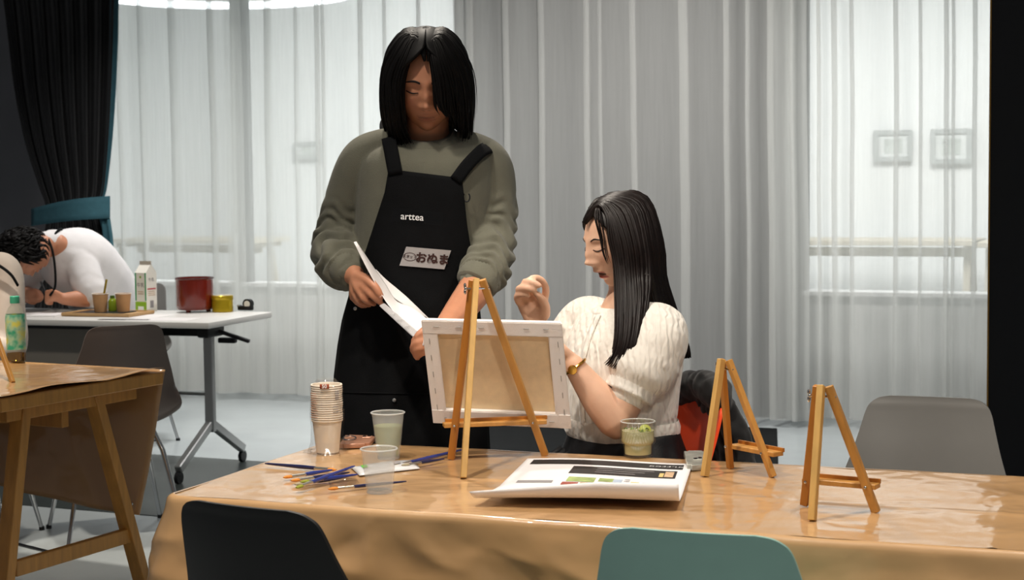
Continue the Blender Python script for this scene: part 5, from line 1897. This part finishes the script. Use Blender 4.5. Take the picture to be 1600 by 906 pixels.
# papers in the hands
def held_papers():
    def ruled(a, b, m=24, n=14, bow=0.0):
        A, B = catmull([at(*p) for p in a], m), catmull([at(*p) for p in b], m)
        rows = []
        for i in range(m):
            row = []
            for k in range(n):
                s = k/(n-1)
                p = A[i]*(1-s)+B[i]*s
                p = p+np.array([0, -bow*math.sin(math.pi*s), 0])
                row.append(p)
            rows.append(row)
        return rows
    o = obj('paper_sheet', sheet(ruled([(553, 378, 3.74), (575, 422, 3.74), (600, 466, 3.738), (616, 487, 3.70), (640, 512, 3.63), (664, 533, 3.56)],
                                       [(557, 377, 3.83), (588, 423, 3.83), (602, 443, 3.82), (620, 470, 3.80), (645, 480, 3.74), (672, 502, 3.66)]), 0.0006), M['paper'], None, True)
    tag(o, 'white paper sheet bowed between the standing person\'s hands', 'paper')
    o = obj('paper_sheet', sheet(ruled([(586, 421, 3.834), (598, 438, 3.832), (616, 465, 3.82), (648, 484, 3.765)],
                                       [(588, 421, 3.842), (604, 437, 3.842), (636, 464, 3.834), (672, 499, 3.80)]), 0.0006), M['paper'], None, True)
    tag(o, 'second white sheet curling behind the bowed paper in the hands', 'paper')
    a = [(592, 477, 3.745), (661, 541, 3.545)]
    b = [(600, 473, 3.745), (664, 527, 3.545)]
    c4 = [at(*a[0]), at(*a[1]), at(*b[1]), at(*b[0])]
    dv = Vector((0.012, 0.06, -0.022))
    bm = bmesh.new()
    lo = [bm.verts.new(p) for p in c4]; hi = [bm.verts.new(p+dv) for p in c4]
    bm.faces.new(lo[::-1]); bm.faces.new(hi)
    for i in range(4):
        bm.faces.new([lo[i], lo[(i+1) % 4], hi[(i+1) % 4], hi[i]])
    bmesh.ops.bevel(bm, geom=list(bm.edges), offset=0.0015, segments=2, affect='EDGES')
    t = wthing('paint_palette_pack', 'slim white plastic-wrapped pack held under the papers', 'packet', c4[0])
    wpart('pack_body', from_bm(bm), mat('white_wrapped_pack', 'dcdadb', 0.25, coat=0.6, coat_rough=0.08, bump=0.3, bscale=60), t)
    for k in range(3):
        p = c4[0].lerp(c4[1], 0.3+0.17*k).lerp(c4[3].lerp(c4[2], 0.3+0.17*k), 0.6)
        wpart('wrap_crease', ellipsoid(p-Vector((0, 0.0015, 0)), (0.010, 0.002, 0.003), 12, 8), M['film'], t)
held_papers()
# ================================================================ the seated woman, her chair and coat
WCH = (0.175, 3.565, 0)
WYAW = math.radians(-74)
make_chair('orange-red shell chair under the seated woman, coat over its back', 'shell_red', WCH, WYAW)

def coat():
    a = WYAW
    def L(x, y, z):
        return Vector((WCH[0]+x*math.cos(a)-y*math.sin(a), WCH[1]+x*math.sin(a)+y*math.cos(a), z))
    t = wthing('coat', 'black coat hung over the back of the orange chair', 'coat', L(0, 0.3, 0.45))
    sh = []
    # roll over the top of the backrest, then hanging behind it
    sh.append(limb([(*L(-0.14, 0.27, 0.80), 0.03), (*L(-0.05, 0.275, 0.835), 0.034), (*L(0.06, 0.275, 0.835), 0.032), (*L(0.10, 0.27, 0.815), 0.026)], 24, 14))
    for k in range(7):
        x = -0.17+0.045*k
        sh.append(limb([(*L(x*0.8, 0.29, 0.80), 0.026), (*L(x, 0.325, 0.70+0.01*math.sin(k*2)), 0.034+0.006*math.sin(k*3)), (*L(x*1.05, 0.335, 0.58), 0.034+0.006*math.cos(k*2.3)), (*L(x*1.05, 0.32, 0.44+0.02*math.sin(k)), 0.03)], 20, 12))
    me = fuse('coat_body', sh, 0.006, 4)
    nrm = [v.normal.copy() for v in me.vertices]
    for v, nn in zip(me.vertices, nrm):
        p = v.co.copy()
        v.co = p+nn*(0.010*mnoise.noise(p*14)+0.007*abs(mnoise.noise(p*30)))
    wpart('coat_body', me, M['coat'], t, True)
coat()

def woman():
    rr = random.Random(5)
    hip = at(975, 690, 3.60)
    t = wthing('person', 'seated woman in cream knit sweater with long dark hair, facing left', 'person', Vector((hip.x, hip.y, 0)))
    al = math.radians(-63)
    Fh = Vector((math.sin(al), -math.cos(al), 0))           # head facing
    pit = math.radians(13)
    HCn = at(968, 380, 3.62)
    T = frame_from(HCn, Fh*math.cos(pit)+Vector((0, 0, -math.sin(pit))), Vector((0, 0, 1))+Fh*0.2)
    S = 0.90
    head = head_mesh(S, 1.0, True)
    ab = math.radians(-62)
    F = Vector((math.sin(ab), -math.cos(ab), 0))            # chest facing
    Lf = Vector((-F.y, F.x, 0))                              # her left, towards the camera
    N = at(970, 482, 3.625)
    def R(c, w, d, n=40, pw=2.2):
        return ell_ring(c, Lf, F, w, d, n, pw)
    body = []
    body.append(limb([(*(HCn+Vector((0.012, 0.012, -0.05))), 0.047), (*(HCn+Vector((0.02, 0.012, -0.11))), 0.045), (*(N+Vector((0, 0, -0.02))), 0.052)], 16, 22))
    body.append(loft([R(at(970, 494, 3.625), 0.07, 0.05), R(at(972, 515, 3.62), 0.145, 0.075), R(at(972, 560, 3.61), 0.145, 0.095), R(at(970, 620, 3.60), 0.125, 0.085), R(at(972, 665, 3.60), 0.145, 0.10), R(Vector((hip.x, hip.y, 0.56)), 0.165, 0.12), R(Vector((hip.x, hip.y, 0.48)), 0.16, 0.12)]))
    shL, shR = N+Lf*0.155+Vector((0, 0, -0.045)), N-Lf*0.155+Vector((0, 0, -0.045))
    elL = at(962, 660, 3.45)
    wrL = at(893, 566, 3.455)
    body.append(limb([(*shL, 0.045), (*((shL+elL)/2), 0.041), (*elL, 0.036)], 24, 18))
    body.append(limb([(*elL, 0.038), (*(elL.lerp(wrL, 0.35)), 0.0385), (*(elL.lerp(wrL, 0.7)), 0.030), (*wrL, 0.0225)], 26, 18))
    # near hand, mostly behind the canvas
    kk = [(872, 536, 3.455), (868, 541, 3.465), (866, 547, 3.475), (867, 553, 3.485)]
    for q in kk:
        body.append(chain([(893, 566, 3.455), (886, 557, 3.458), q], [0.019, 0.016, 0.0095]))
        body.append(chain([q, (q[0]-14, q[1]-2, q[2]+0.0), (q[0]-22, q[1]+8, q[2]+0.01), (q[0]-22, q[1]+16, q[2]+0.015)], [0.0085, 0.0078, 0.0072, 0.0060]))
    body.append(chain([(888, 556, 3.45), (876, 545, 3.44), (864, 540, 3.437), (854, 542, 3.44)], [0.013, 0.011, 0.0092, 0.0072]))
    # far arm raised, hand in a pinch
    elR = at(862, 606, 3.76)
    wrR = at(838, 508, 3.665)
    body.append(limb([(*shR, 0.045), (*((shR+elR)/2), 0.041), (*elR, 0.037)], 24, 18))
    body.append(limb([(*elR, 0.037), (*(elR.lerp(wrR, 0.4)), 0.037), (*(elR.lerp(wrR, 0.8)), 0.025), (*wrR, 0.0215)], 26, 18))
    Yp = 3.66
    roots = [(850, 470, Yp), (838, 467, Yp-0.004), (827, 470, Yp-0.004), (816, 478, Yp)]
    for q in roots:
        body.append(chain([(838, 508, Yp+0.005), (838+(q[0]-838)*0.5, 492, Yp), q], [0.0205, 0.017, 0.0115]))
    body.append(chain([roots[0], (853, 453, Yp-0.012), (848, 440, Yp-0.026), (838, 434, Yp-0.036), (829, 435, Yp-0.04)], [0.0098, 0.0090, 0.0084, 0.0080, 0.0066]))
    body.append(chain([roots[1], (826, 450, Yp-0.022), (820, 441, Yp-0.036), (832, 441, Yp-0.052), (843, 446, Yp-0.056)], [0.0100, 0.0092, 0.0086, 0.0080, 0.0068]))
    body.append(chain([roots[2], (814, 459, Yp-0.020), (811, 451, Yp-0.034), (822, 450, Yp-0.050), (834, 453, Yp-0.054)], [0.0098, 0.0090, 0.0084, 0.0078, 0.0066]))
    body.append(chain([roots[3], (809, 470, Yp-0.014), (808, 462, Yp-0.026), (816, 460, Yp-0.040), (826, 462, Yp-0.044)], [0.0088, 0.0080, 0.0074, 0.0068, 0.0058]))
    body.append(chain([(850, 492, Yp-0.008), (851, 478, Yp-0.020), (845, 466, Yp-0.038), (838, 459, Yp-0.048)], [0.0150, 0.0125, 0.0098, 0.0076]))
    # legs under the table
    for s in (1, -1):
        h = Vector((hip.x, hip.y, 0.52))+Lf*0.08*s
        kn = h+F*0.40+Lf*0.02*s+Vector((0, 0, -0.01)); an = kn+F*0.04+Vector((0, 0, -0.43))
        body.append(limb([(*h, 0.075), (*kn, 0.052), (*(kn.lerp(an, 0.35)+F*-0.01), 0.048), (*an, 0.033)], 30, 16))
        body.append(limb([(*(an+Vector((0, 0, -0.035))-F*0.03), 0.032), (*(an+Vector((0, 0, -0.04))+F*0.06), 0.032), (*(an+Vector((0, 0, -0.045))+F*0.14), 0.024)], 12, 12))
    skin = fuse('body_skin_f', body, 0.0042, 2, 0.5)
    others = [mesh_shape(skin)]+[xform(ear_shape(s, S), T) for s in (-1, 1)]
    bo = wpart('body', tinted_mesh('body', head, T, others), M['skin_f'], t, True)
    kw = dict(mouth_open=1.0, female=True)
    for s in (-1, 1):
        wpart('eyebrow', xform(face_strip(0, [(s*0.014, 0.027), (s*0.028, 0.0325), (s*0.047, 0.027)], [0.0016, 0.0019, 0.0006], S, 0.0008, **kw), T), M['brow'], bo, True)
        wpart('eyelash', xform(face_strip(0, [(s*0.0165, 0.0060), (s*0.031, 0.0018), (s*0.0465, 0.0062)], [0.0007, 0.0014, 0.0012], S, 0.0018, **kw), T), M['brow'], bo, True)
    # --- sweater
    sw = []
    rings = [(480, 966, 0.052, 0.052, 3.625), (487, 969, 0.085, 0.064, 3.625), (498, 972, 0.130, 0.078, 3.622), (520, 974, 0.160, 0.098, 3.615), (560, 974, 0.160, 0.116, 3.61), (600, 972, 0.150, 0.116, 3.605), (640, 971, 0.146, 0.112, 3.60), (655, 971, 0.142, 0.110, 3.60), (666, 971, 0.146, 0.114, 3.60), (674, 972, 0.142, 0.112, 3.60)]
    Q = catmull(rings, 36)
    sw.append(loft([R(at(q[1], q[0], q[4]), q[2], q[3]) for q in Q]))
    hemL = shL.lerp(elL, 0.60)
    d = (elL-shL).normalized()
    sw.append(limb([(*(N+Lf*0.09+Vector((0, 0, -0.035))), 0.055), (*shL, 0.066), (*(shL.lerp(elL, 0.25)), 0.077), (*(shL.lerp(elL, 0.47)), 0.075), (*(shL.lerp(elL, 0.58)), 0.060), (*hemL, 0.056)], 40, 30, 1.0, wrinkle(0.02, 18, 2.0)))
    hemR = shR.lerp(elR, 0.60)
    sw.append(limb([(*(N-Lf*0.09+Vector((0, 0, -0.035))), 0.055), (*shR, 0.064), (*(shR.lerp(elR, 0.3)), 0.072), (*(shR.lerp(elR, 0.5)), 0.068), (*hemR, 0.052)], 30, 30))
    so = wpart('sweater', fuse('sweater', sw, 0.005, 2), M['knit'], t, True)
    wpart('cuff', tube(catmull([(*(shL.lerp(elL, 0.55)), 0), (*(shL.lerp(elL, 0.62)), 0), (*(shL.lerp(elL, 0.70)), 0)], 8)[:, :3], [0.062, 0.0595, 0.058, 0.0575, 0.057, 0.057, 0.057, 0.0555], 90, 1.0, lambda tt, a: 1+0.012*math.cos(45*a)), M['knit'], so, True)
    wpart('hem', loft([R(at(971, y, 3.60), w, d_) for y, w, d_ in ((652, 0.146, 0.114), (662, 0.151, 0.119), (672, 0.150, 0.118), (680, 0.144, 0.113))], False), M['knit'], so, True)
    # button placket and collar
    rows = []
    for y in np.linspace(488, 660, 26):
        q = [np.interp(y, Q[:, 0], Q[:, k]) for k in range(5)]
        c = at(q[1], y, q[4])
        rows.append([c+F*(q[3]*0.985+0.006)+Lf*(0.018+0.009*k) for k in (-1, 0, 1)])
    wpart('placket', sheet(rows, 0.004), M['knit'], so, True)
    col = []
    for k in range(33):
        a = 2*math.pi*k/32
        p = at(966, 481, 3.625)
        col.append((p.x+Lf.x*0.052*math.cos(a)+F.x*0.054*math.sin(a), p.y+Lf.y*0.052*math.cos(a)+F.y*0.054*math.sin(a), p.z-0.012*math.sin(a)))
    wpart('collar', tube(col, 0.009, 10), M['knit'], so, True)
    # --- skirt with pleats: waist band and lap
    sk = []
    n = 96
    stations = [(Vector((hip.x, hip.y, 0.75)), 0.150, 0.112), (Vector((hip.x, hip.y, 0.69)), 0.172, 0.132), (Vector((hip.x, hip.y, 0.62))+F*0.02, 0.195, 0.155), (Vector((hip.x, hip.y, 0.54))+F*0.06, 0.21, 0.20)]
    rings_ = []
    for i, (c, w, dd) in enumerate(stations):
        ring = []
        for k in range(n):
            a = 2*math.pi*k/n
            pl = 1+(0.03*i)*math.sin(16*a)*0.6
            ring.append(np.array(c+Lf*(w*math.cos(a)*pl)+F*(dd*math.sin(a)*pl)))
        rings_.append(ring)
    lap = []
    for i in range(14):
        s = i/13
        c = Vector((hip.x, hip.y, 0.545-0.03*s))+F*(0.02+0.42*s)
        ring = []
        for k in range(60):
            a = 2*math.pi*k/60
            pl = 1+0.045*math.sin(12*a)
            ring.append(np.array(c+Lf*(0.20*math.cos(a)*pl)+Vector((0, 0, 0.085*math.sin(a)*pl))))
        lap.append(ring)
    wpart('skirt', fuse('skirt', [loft(rings_), loft(lap)], 0.006, 1), M['skirt'], t, True)
    wb = [Vector((hip.x, hip.y, z)) for z in (0.70, 0.74)]
    # pleats on the lap
    for k in range(9):
        o_ = Lf*(0.15-0.035*k)
        p0 = Vector((hip.x, hip.y, 0.70))+F*0.11+o_*0.7
        p1 = Vector((hip.x, hip.y, 0.625))+F*0.24+o_
        p2 = Vector((hip.x, hip.y, 0.60))+F*0.42+o_*1.1
        wpart('pleat', tube(catmull([p0, p1, p2], 10), [0.010]*4+[0.014]*6, 8, 0.7), M['skirt'], t, True)
    # --- watch
    wd = (elL-wrL).normalized()
    c = wrL+wd*0.012
    x1 = wd.cross(Vector((0, 0, 1))).normalized(); y1 = wd.cross(x1)
    w = wthing('wrist_watch', 'gold bracelet watch on the seated woman\'s wrist', 'watch', c)
    ringp = [c+(x1*math.cos(a*math.pi/16)+y1*math.sin(a*math.pi/16))*0.0265 for a in range(33)]
    wpart('bracelet', tube(ringp, 0.0042, 8, 0.8), M['gold'], w)
    pc = c+(x1*0.3-y1*0.0).normalized()*0.0
    best = min(range(32), key=lambda k: ringp[k].y+0.3*ringp[k].x)
    nrm = (ringp[best]-c).normalized()
    q = nrm.to_track_quat('Z', 'Y').to_matrix().to_4x4()
    q.translation = ringp[best]
    wpart('watch_case', xform(lathe([(0.001, 0), (0.0095, 0), (0.0105, 0.002), (0.0095, 0.0065), (0.001, 0.007)], 24), q), M['gold'], w)
    # --- hair
    W = lambda p: T @ (Vector(p)*S)
    def root(f, side):
        y = -0.088+0.15*f
        z = HC*math.sqrt(max(0.05, 1-(y/HB)**2))
        return W((side*0.004, y, z+0.003))
    sc_ = lambda az, el, off: T @ scalp(az, el, off, S)
    n1, n2 = 3.52, 3.475
    near = [
        [root(0.0, 1), sc_(34, 56, 0.006), sc_(54, 36, 0.010), at(951, 372, 3.53), at(960, 412, 3.525), at(963, 460, 3.50), at(963, 520, 3.455), at(955, 556, 3.445), at(936, 574, 3.445)],
        [root(0.12, 1), sc_(45, 56, 0.008), sc_(62, 36, 0.012), at(972, 380, n1), at(978, 430, n1-0.01), at(980, 480, 3.47), at(978, 530, 3.43), at(968, 562, 3.425), at(952, 583, 3.43)],
        [root(0.3, 1), sc_(68, 56, 0.010), sc_(84, 36, 0.015), at(994, 385, n1), at(998, 430, n1), at(1000, 470, 3.47), at(994, 525, 3.425), at(984, 560, 3.42), at(968, 586, 3.425)],
        [root(0.45, 1), sc_(90, 56, 0.010), sc_(105, 36, 0.015), at(1010, 385, n1+0.01), at(1014, 430, n1), at(1010, 468, 3.48), at(1002, 520, 3.435), at(995, 550, 3.43), at(984, 580, 3.43)]]
    back = [
        [root(0.4, 1), sc_(88, 58, 0.010), sc_(104, 36, 0.015), at(1008, 385, n1+0.015), at(1016, 430, 3.55), at(1024, 468, 3.585), at(1034, 505, 3.66), at(1046, 540, 3.70), at(1052, 562, 3.70)],
        [root(0.6, 1), sc_(112, 58, 0.012), sc_(124, 36, 0.016), at(1026, 385, 3.555), at(1030, 430, 3.58), at(1040, 470, 3.625), at(1054, 510, 3.67), at(1066, 545, 3.69), at(1070, 568, 3.69)],
        [root(0.8, 1), sc_(140, 58, 0.012), sc_(146, 36, 0.016), at(1035, 385, 3.60), at(1038, 430, 3.63), at(1050, 470, 3.66), at(1064, 510, 3.68), at(1076, 545, 3.69), at(1080, 566, 3.69)],
        [root(1.0, 1), sc_(180, 58, 0.012), sc_(180, 36, 0.016), at(1034, 385, 3.66), at(1036, 430, 3.68), at(1048, 470, 3.69), at(1060, 510, 3.70), at(1074, 545, 3.71), at(1078, 562, 3.71)]]
    far = [
        [root(1.0, -1), sc_(180, 58, 0.012), sc_(180, 36, 0.014), at(1030, 385, 3.67), at(1030, 430, 3.69), at(1040, 475, 3.70), at(1050, 520, 3.71), at(1060, 550, 3.71)],
        [root(0.6, -1), sc_(-130, 58, 0.010), sc_(-130, 36, 0.012), at(1000, 385, 3.71), at(1002, 430, 3.715), at(1008, 475, 3.72), at(1016, 520, 3.72), at(1022, 550, 3.72)],
        [root(0.2, -1), sc_(-80, 58, 0.008), sc_(-82, 36, 0.010), at(966, 385, 3.71), at(966, 430, 3.715), at(970, 475, 3.72), at(976, 520, 3.72), at(982, 550, 3.72)],
        [root(0.0, -1), sc_(-70, 60, 0.004), sc_(-85, 36, 0.006), at(948, 380, 3.70), at(950, 430, 3.70), at(955, 470, 3.70), at(962, 500, 3.70), at(968, 520, 3.70)]]
    cap = hair_cap(T, lambda el: 70 if el < 10 else max(0.5, 70*(1-(el-10)/55)), S, -12, -0.010)
    ho = wpart('hair', cap, M['hair_f'], t, True)
    inn = list(HCn)
    wpart('hair_locks', strands(near, 100, rr, 0.0062, 0.004, 0.022, 22, end_jit=0.10, inward=[*(N+Vector((0, 0.05, 0)))]), M['hair_f'], ho, True)
    wpart('hair_locks', strands(back, 100, rr, 0.0062, 0.004, 0.022, 22, end_jit=0.06, inward=[*(N+Vector((0.02, 0.06, 0)))]), M['hair_f'], ho, True)
    wpart('hair_locks', strands(far, 50, rr, 0.0062, 0.004, 0.012, 20, inward=inn), M['hair_f'], ho, True)
    # loose face-framing wisps
    wis = [[root(0.0, 1), sc_(20, 58, 0.004), at(926, 338, 3.545), at(935, 372, 3.54), at(939, 396, 3.535), at(948, 418, 3.53)],
           [root(0.03, 1), sc_(30, 56, 0.006), at(938, 340, 3.535), at(945, 372, 3.53), at(948, 395, 3.525), at(956, 416, 3.52)]]
    wpart('hair_wisps', strands(wis, 10, rr, 0.0018, 0.003, 0.004, 16, inward=inn), M['hair_f'], ho, True)
woman()

# ================================================================ the writing person at the white table
def writer():
    rr = random.Random(21)
    hip = at(172, 560, 8.05)
    t = wthing('person', 'person in white shirt bent low over the white table, writing', 'person', Vector((hip.x, hip.y, 0)))
    Hc = at(40, 396, 7.52)
    T = frame_from(Hc, (0.12, -0.30, -0.95), (-0.80, -0.52, 0.10))
    S = 1.02
    head = head_mesh(S)
    neck = at(84, 378, 7.68)
    body = [limb([(*Hc, 0.06), (*at(62, 385, 7.6), 0.056), (*neck, 0.06)], 14, 18)]
    spine = [(*at(176, 540, 8.05), 0.15), (*at(164, 470, 8.0), 0.15), (*at(138, 425, 7.88), 0.15), (*at(108, 400, 7.76), 0.14), (*at(92, 388, 7.70), 0.10)]
    body.append(limb(spine, 30, 24, 0.8))
    shN, elN, wrN = at(124, 408, 7.70), at(146, 466, 7.62), at(98, 467, 7.55)
    shF, elF, wrF = at(66, 390, 7.82), at(30, 458, 7.80), at(60, 464, 7.64)
    for a, b, c in ((shN, elN, wrN), (shF, elF, wrF)):
        body.append(limb([(*a, 0.05), (*((a+b)/2), 0.046), (*b, 0.042)], 18, 14))
        body.append(limb([(*b, 0.042), (*((b+c)/2), 0.040), (*c, 0.028)], 18, 14))
    def fist(w, dirx, px, py, dep):
        out = []
        for k in range(4):
            y = py-5+3.6*k
            out.append(limb([(*w, 0.026), (*at(px+10*dirx, y, dep), 0.0125), (*at(px-2*dirx, y+1, dep-0.01), 0.011), (*at(px-5*dirx, y+5, dep+0.008), 0.010), (*at(px+3*dirx, y+7, dep+0.018), 0.009)], 20, 10))
        out.append(limb([(*w, 0.022), (*at(px+6*dirx, py-7, dep-0.012), 0.012), (*at(px-6*dirx, py-6, dep-0.01), 0.009)], 12, 10))
        return out
    body += fist(wrN, 1, 78, 462, 7.53)
    body += fist(wrF, 1, 50, 461, 7.64)
    for s in (-1, 1):
        h = Vector((hip.x+0.09*s, hip.y, 0.50)); k = h+Vector((-0.15, -0.38, 0)); a = k+Vector((0, 0.02, -0.44))
        body.append(limb([(*h, 0.085), (*k, 0.06), (*a, 0.042)], 20, 12))
    sk = fuse('writer_skin', body, 0.007, 2)
    bo = wpart('body', tinted_mesh('body', head, T, [mesh_shape(sk)]+[xform(ear_shape(s, S), T) for s in (-1, 1)]), M['skin_m'], t, True)
    sw = [limb([(p[0], p[1], p[2], p[3]+0.035) for p in spine[:-1]]+[(*at(84, 382, 7.68), 0.088), (*at(75, 379, 7.65), 0.066)], 40, 36, 0.9, wrinkle(0.02, 26, 2.0, 2.0))]
    sw.append(limb([(*at(106, 398, 7.70), 0.08), (*shN, 0.082), (*(shN.lerp(elN, 0.5)), 0.080), (*(shN.lerp(elN, 0.86)), 0.074)], 30, 28, 1.0, wrinkle(0.05, 18, 3.0)))
    sw.append(limb([(*at(80, 388, 7.78), 0.075), (*shF, 0.080), (*(shF.lerp(elF, 0.5)), 0.075), (*(shF.lerp(elF, 0.95)), 0.072)], 30, 28, 1.0, wrinkle(0.05, 18, 5.0)))
    so = wpart('shirt', fuse('shirt', sw, 0.008, 2), M['white_shirt'], t, True)
    wpart('collar', tube([neck+Vector((0.035*math.cos(a*math.pi/10), 0.058*math.sin(a*math.pi/10), 0.062*math.cos(a*math.pi/10))) for a in range(21)], 0.007, 8), M['apron'], so, True)
    ln = [at(75, 372, 7.60), at(82, 392, 7.545), at(86, 420, 7.53), at(86, 448, 7.52), at(78, 462, 7.50)]
    wpart('lanyard', tube(catmull(ln, 20), 0.006, 8), M['apron'], t, True)
    tr = []
    for s in (-1, 1):
        h = Vector((hip.x+0.09*s, hip.y, 0.50)); k = h+Vector((-0.15, -0.38, 0)); a = k+Vector((0, 0.02, -0.42))
        tr.append(limb([(*h, 0.11), (*k, 0.075), (*a, 0.06)], 20, 14))
        wpart('shoe', fuse('shoe_w', [limb([(*(a+Vector((0, 0.03, -0.02))), 0.045), (*(a+Vector((0, -0.12, -0.035))), 0.04)], 10, 14)], 0.01, 2), M['shoe'], t, True)
    wpart('trousers', fuse('trousers_w', tr, 0.01, 2), M['trousers'], t, True)
    # short tousled hair: many little locks over the back of the head
    locks = []
    for k in range(420):
        az = rr.uniform(58, 302)
        el = rr.uniform(-18, 88)
        if el > 42:
            az = rr.uniform(-180, 180)
        p0 = scalp(az, el, -0.004, S)
        p1 = scalp(az+rr.uniform(-9, 9), el-rr.uniform(4, 14), 0.012+0.008*rr.random(), S)
        p2 = scalp(az+rr.uniform(-16, 16), el-rr.uniform(14, 26), 0.008+0.012*rr.random(), S)
        locks.append(tube(catmull([T @ p0, T @ p1, T @ p2], 7), [0.006, 0.010, 0.011, 0.010, 0.008, 0.006, 0.002], 6, 0.6))
    ho = wpart('hair', hair_cap(T, lambda el: 60 if el < 20 else max(0.5, 60*(1-(el-20)/35)), S, -18, 0.002), M['hair'], t, True)
    wpart('hair_locks', join(locks), M['hair'], ho, True)
    pe = obj('pen', tube([at(64, 440, 7.54), at(69, 452, 7.53), at(74, 472, 7.52)], [0.005, 0.006, 0.002], 8), M['black_plastic'])
    tag(pe, 'dark pen in the writing person\'s hand', 'pen')
writer()
wc = make_chair('shell chair hidden behind the writing person at the white table', 'shell_grey', (at(172, 560, 8.05).x+0.02, 8.10, 0), math.radians(-20))

# ================================================================ the person cut off by the left edge
def edge_person():
    D = 5.78
    nk = at(-62, 398, D)
    hip = at(-66, 640, D+0.03)
    t = wthing('person', 'person in cream top with black apron strap, cut off by the left edge', 'person', Vector((hip.x, hip.y, 0)))
    Hc = nk+Vector((-0.02, -0.02, 0.16))
    T = frame_from(Hc, (-0.5, -0.8, -0.35), (0, -0.3, 1))
    head = head_mesh(1.0, 0, True)
    body = [limb([(*Hc, 0.05), (*nk, 0.052), (*(nk-Vector((0, 0, 0.05))), 0.06)], 12, 18)]
    def R(c, w, d):
        return ell_ring(c, (1, 0, 0), (0, 1, 0), w, d, 36, 2.2)
    body.append(loft([R(nk-Vector((0, 0, 0.02)), 0.06, 0.05), R(nk-Vector((0, 0, 0.06)), 0.14, 0.08), R(nk-Vector((0, 0, 0.25)), 0.14, 0.10), R(nk-Vector((0, 0, 0.45)), 0.13, 0.10), R(nk-Vector((0, 0, 0.58)), 0.15, 0.12)]))
    arms = []
    for s in (-1, 1):
        sh = nk+Vector((0.155*s, 0, -0.07)); el = sh+Vector((0.03*s, -0.06, -0.27)); wr = el+Vector((-0.10*s, -0.20, 0.02))
        arms.append((sh, el, wr))
        body.append(limb([(*sh, 0.044), (*el, 0.036), (*(el.lerp(wr, 0.4)), 0.034), (*wr, 0.023)], 26, 14))
        for k in range(4):
            body.append(limb([(*wr, 0.02), (*(wr+Vector((-0.02*s, -0.06, 0.012-0.012*k))), 0.0095), (*(wr+Vector((-0.05*s, -0.09, -0.005-0.010*k))), 0.008), (*(wr+Vector((-0.06*s, -0.075, -0.03-0.006*k))), 0.007)], 14, 10))
        body.append(limb([(*wr, 0.018), (*(wr+Vector((-0.045*s, -0.03, 0.02))), 0.011), (*(wr+Vector((-0.065*s, -0.055, 0.005))), 0.008)], 10, 10))
        h = Vector((hip.x+0.08*s, hip.y, 0.50)); k_ = h+Vector((0, -0.40, 0)); a = k_+Vector((0, 0.0, -0.44))
        body.append(limb([(*h, 0.08), (*k_, 0.055), (*a, 0.038)], 20, 12))
    sk = fuse('edge_skin', body, 0.007, 2)
    wpart('body', tinted_mesh('body', head, T, [mesh_shape(sk)]), M['skin_f'], t, True)
    sw = [loft([R(nk-Vector((0, 0, q[0])), q[1], q[2]) for q in catmull([(0.01, 0.06, 0.06), (0.035, 0.12, 0.08), (0.07, 0.165, 0.10), (0.2, 0.175, 0.125), (0.4, 0.165, 0.125), (0.58, 0.17, 0.135)], 26)])]
    for sh, el, wr in arms:
        sw.append(limb([(*(sh.lerp(nk, 0.3)), 0.06), (*sh, 0.066), (*(sh.lerp(el, 0.5)), 0.066), (*(sh.lerp(el, 0.97)), 0.062), (*(el.lerp(wr, 0.5)), 0.05)], 34, 24, 1.0, wrinkle(0.03, 24, 1.0)))
    wpart('top', fuse('edge_top', sw, 0.008, 2), M['cream_shirt'], t, True)
    st = [(-40, 402, -0.10), (-18, 407, -0.112), (2, 417, -0.112), (18, 430, -0.10), (28, 446, -0.085)]
    P = catmull([(*at(x, y, D+dz)[:],) for x, y, dz in st], 16)
    wpart('apron_strap', tube(P, 0.012, 8, 0.35), M['apron'], t, True)
    wpart('skirt', fuse('edge_skirt', [limb([(hip.x-0.08, hip.y, 0.53, 0.10), (hip.x-0.08, hip.y-0.42, 0.5, 0.08)], 12, 14), limb([(hip.x+0.08, hip.y, 0.53, 0.10), (hip.x+0.08, hip.y-0.42, 0.5, 0.08)], 12, 14), limb([(hip.x-0.06, hip.y, 0.56, 0.13), (hip.x+0.06, hip.y, 0.56, 0.13)], 12, 14)], 0.01, 2), M['trousers'], t, True)
    wpart('hair', hair_cap(T, lambda el: 66 if el < 10 else max(0.5, 66*(1-(el-10)/45)), 1.0, -40, 0.008), M['hair'], t, True)
edge_person()
make_chair('shell chair under the person cut off by the left edge', 'shell_grey', (at(-66, 640, 5.81).x, 5.86, 0), math.radians(0))
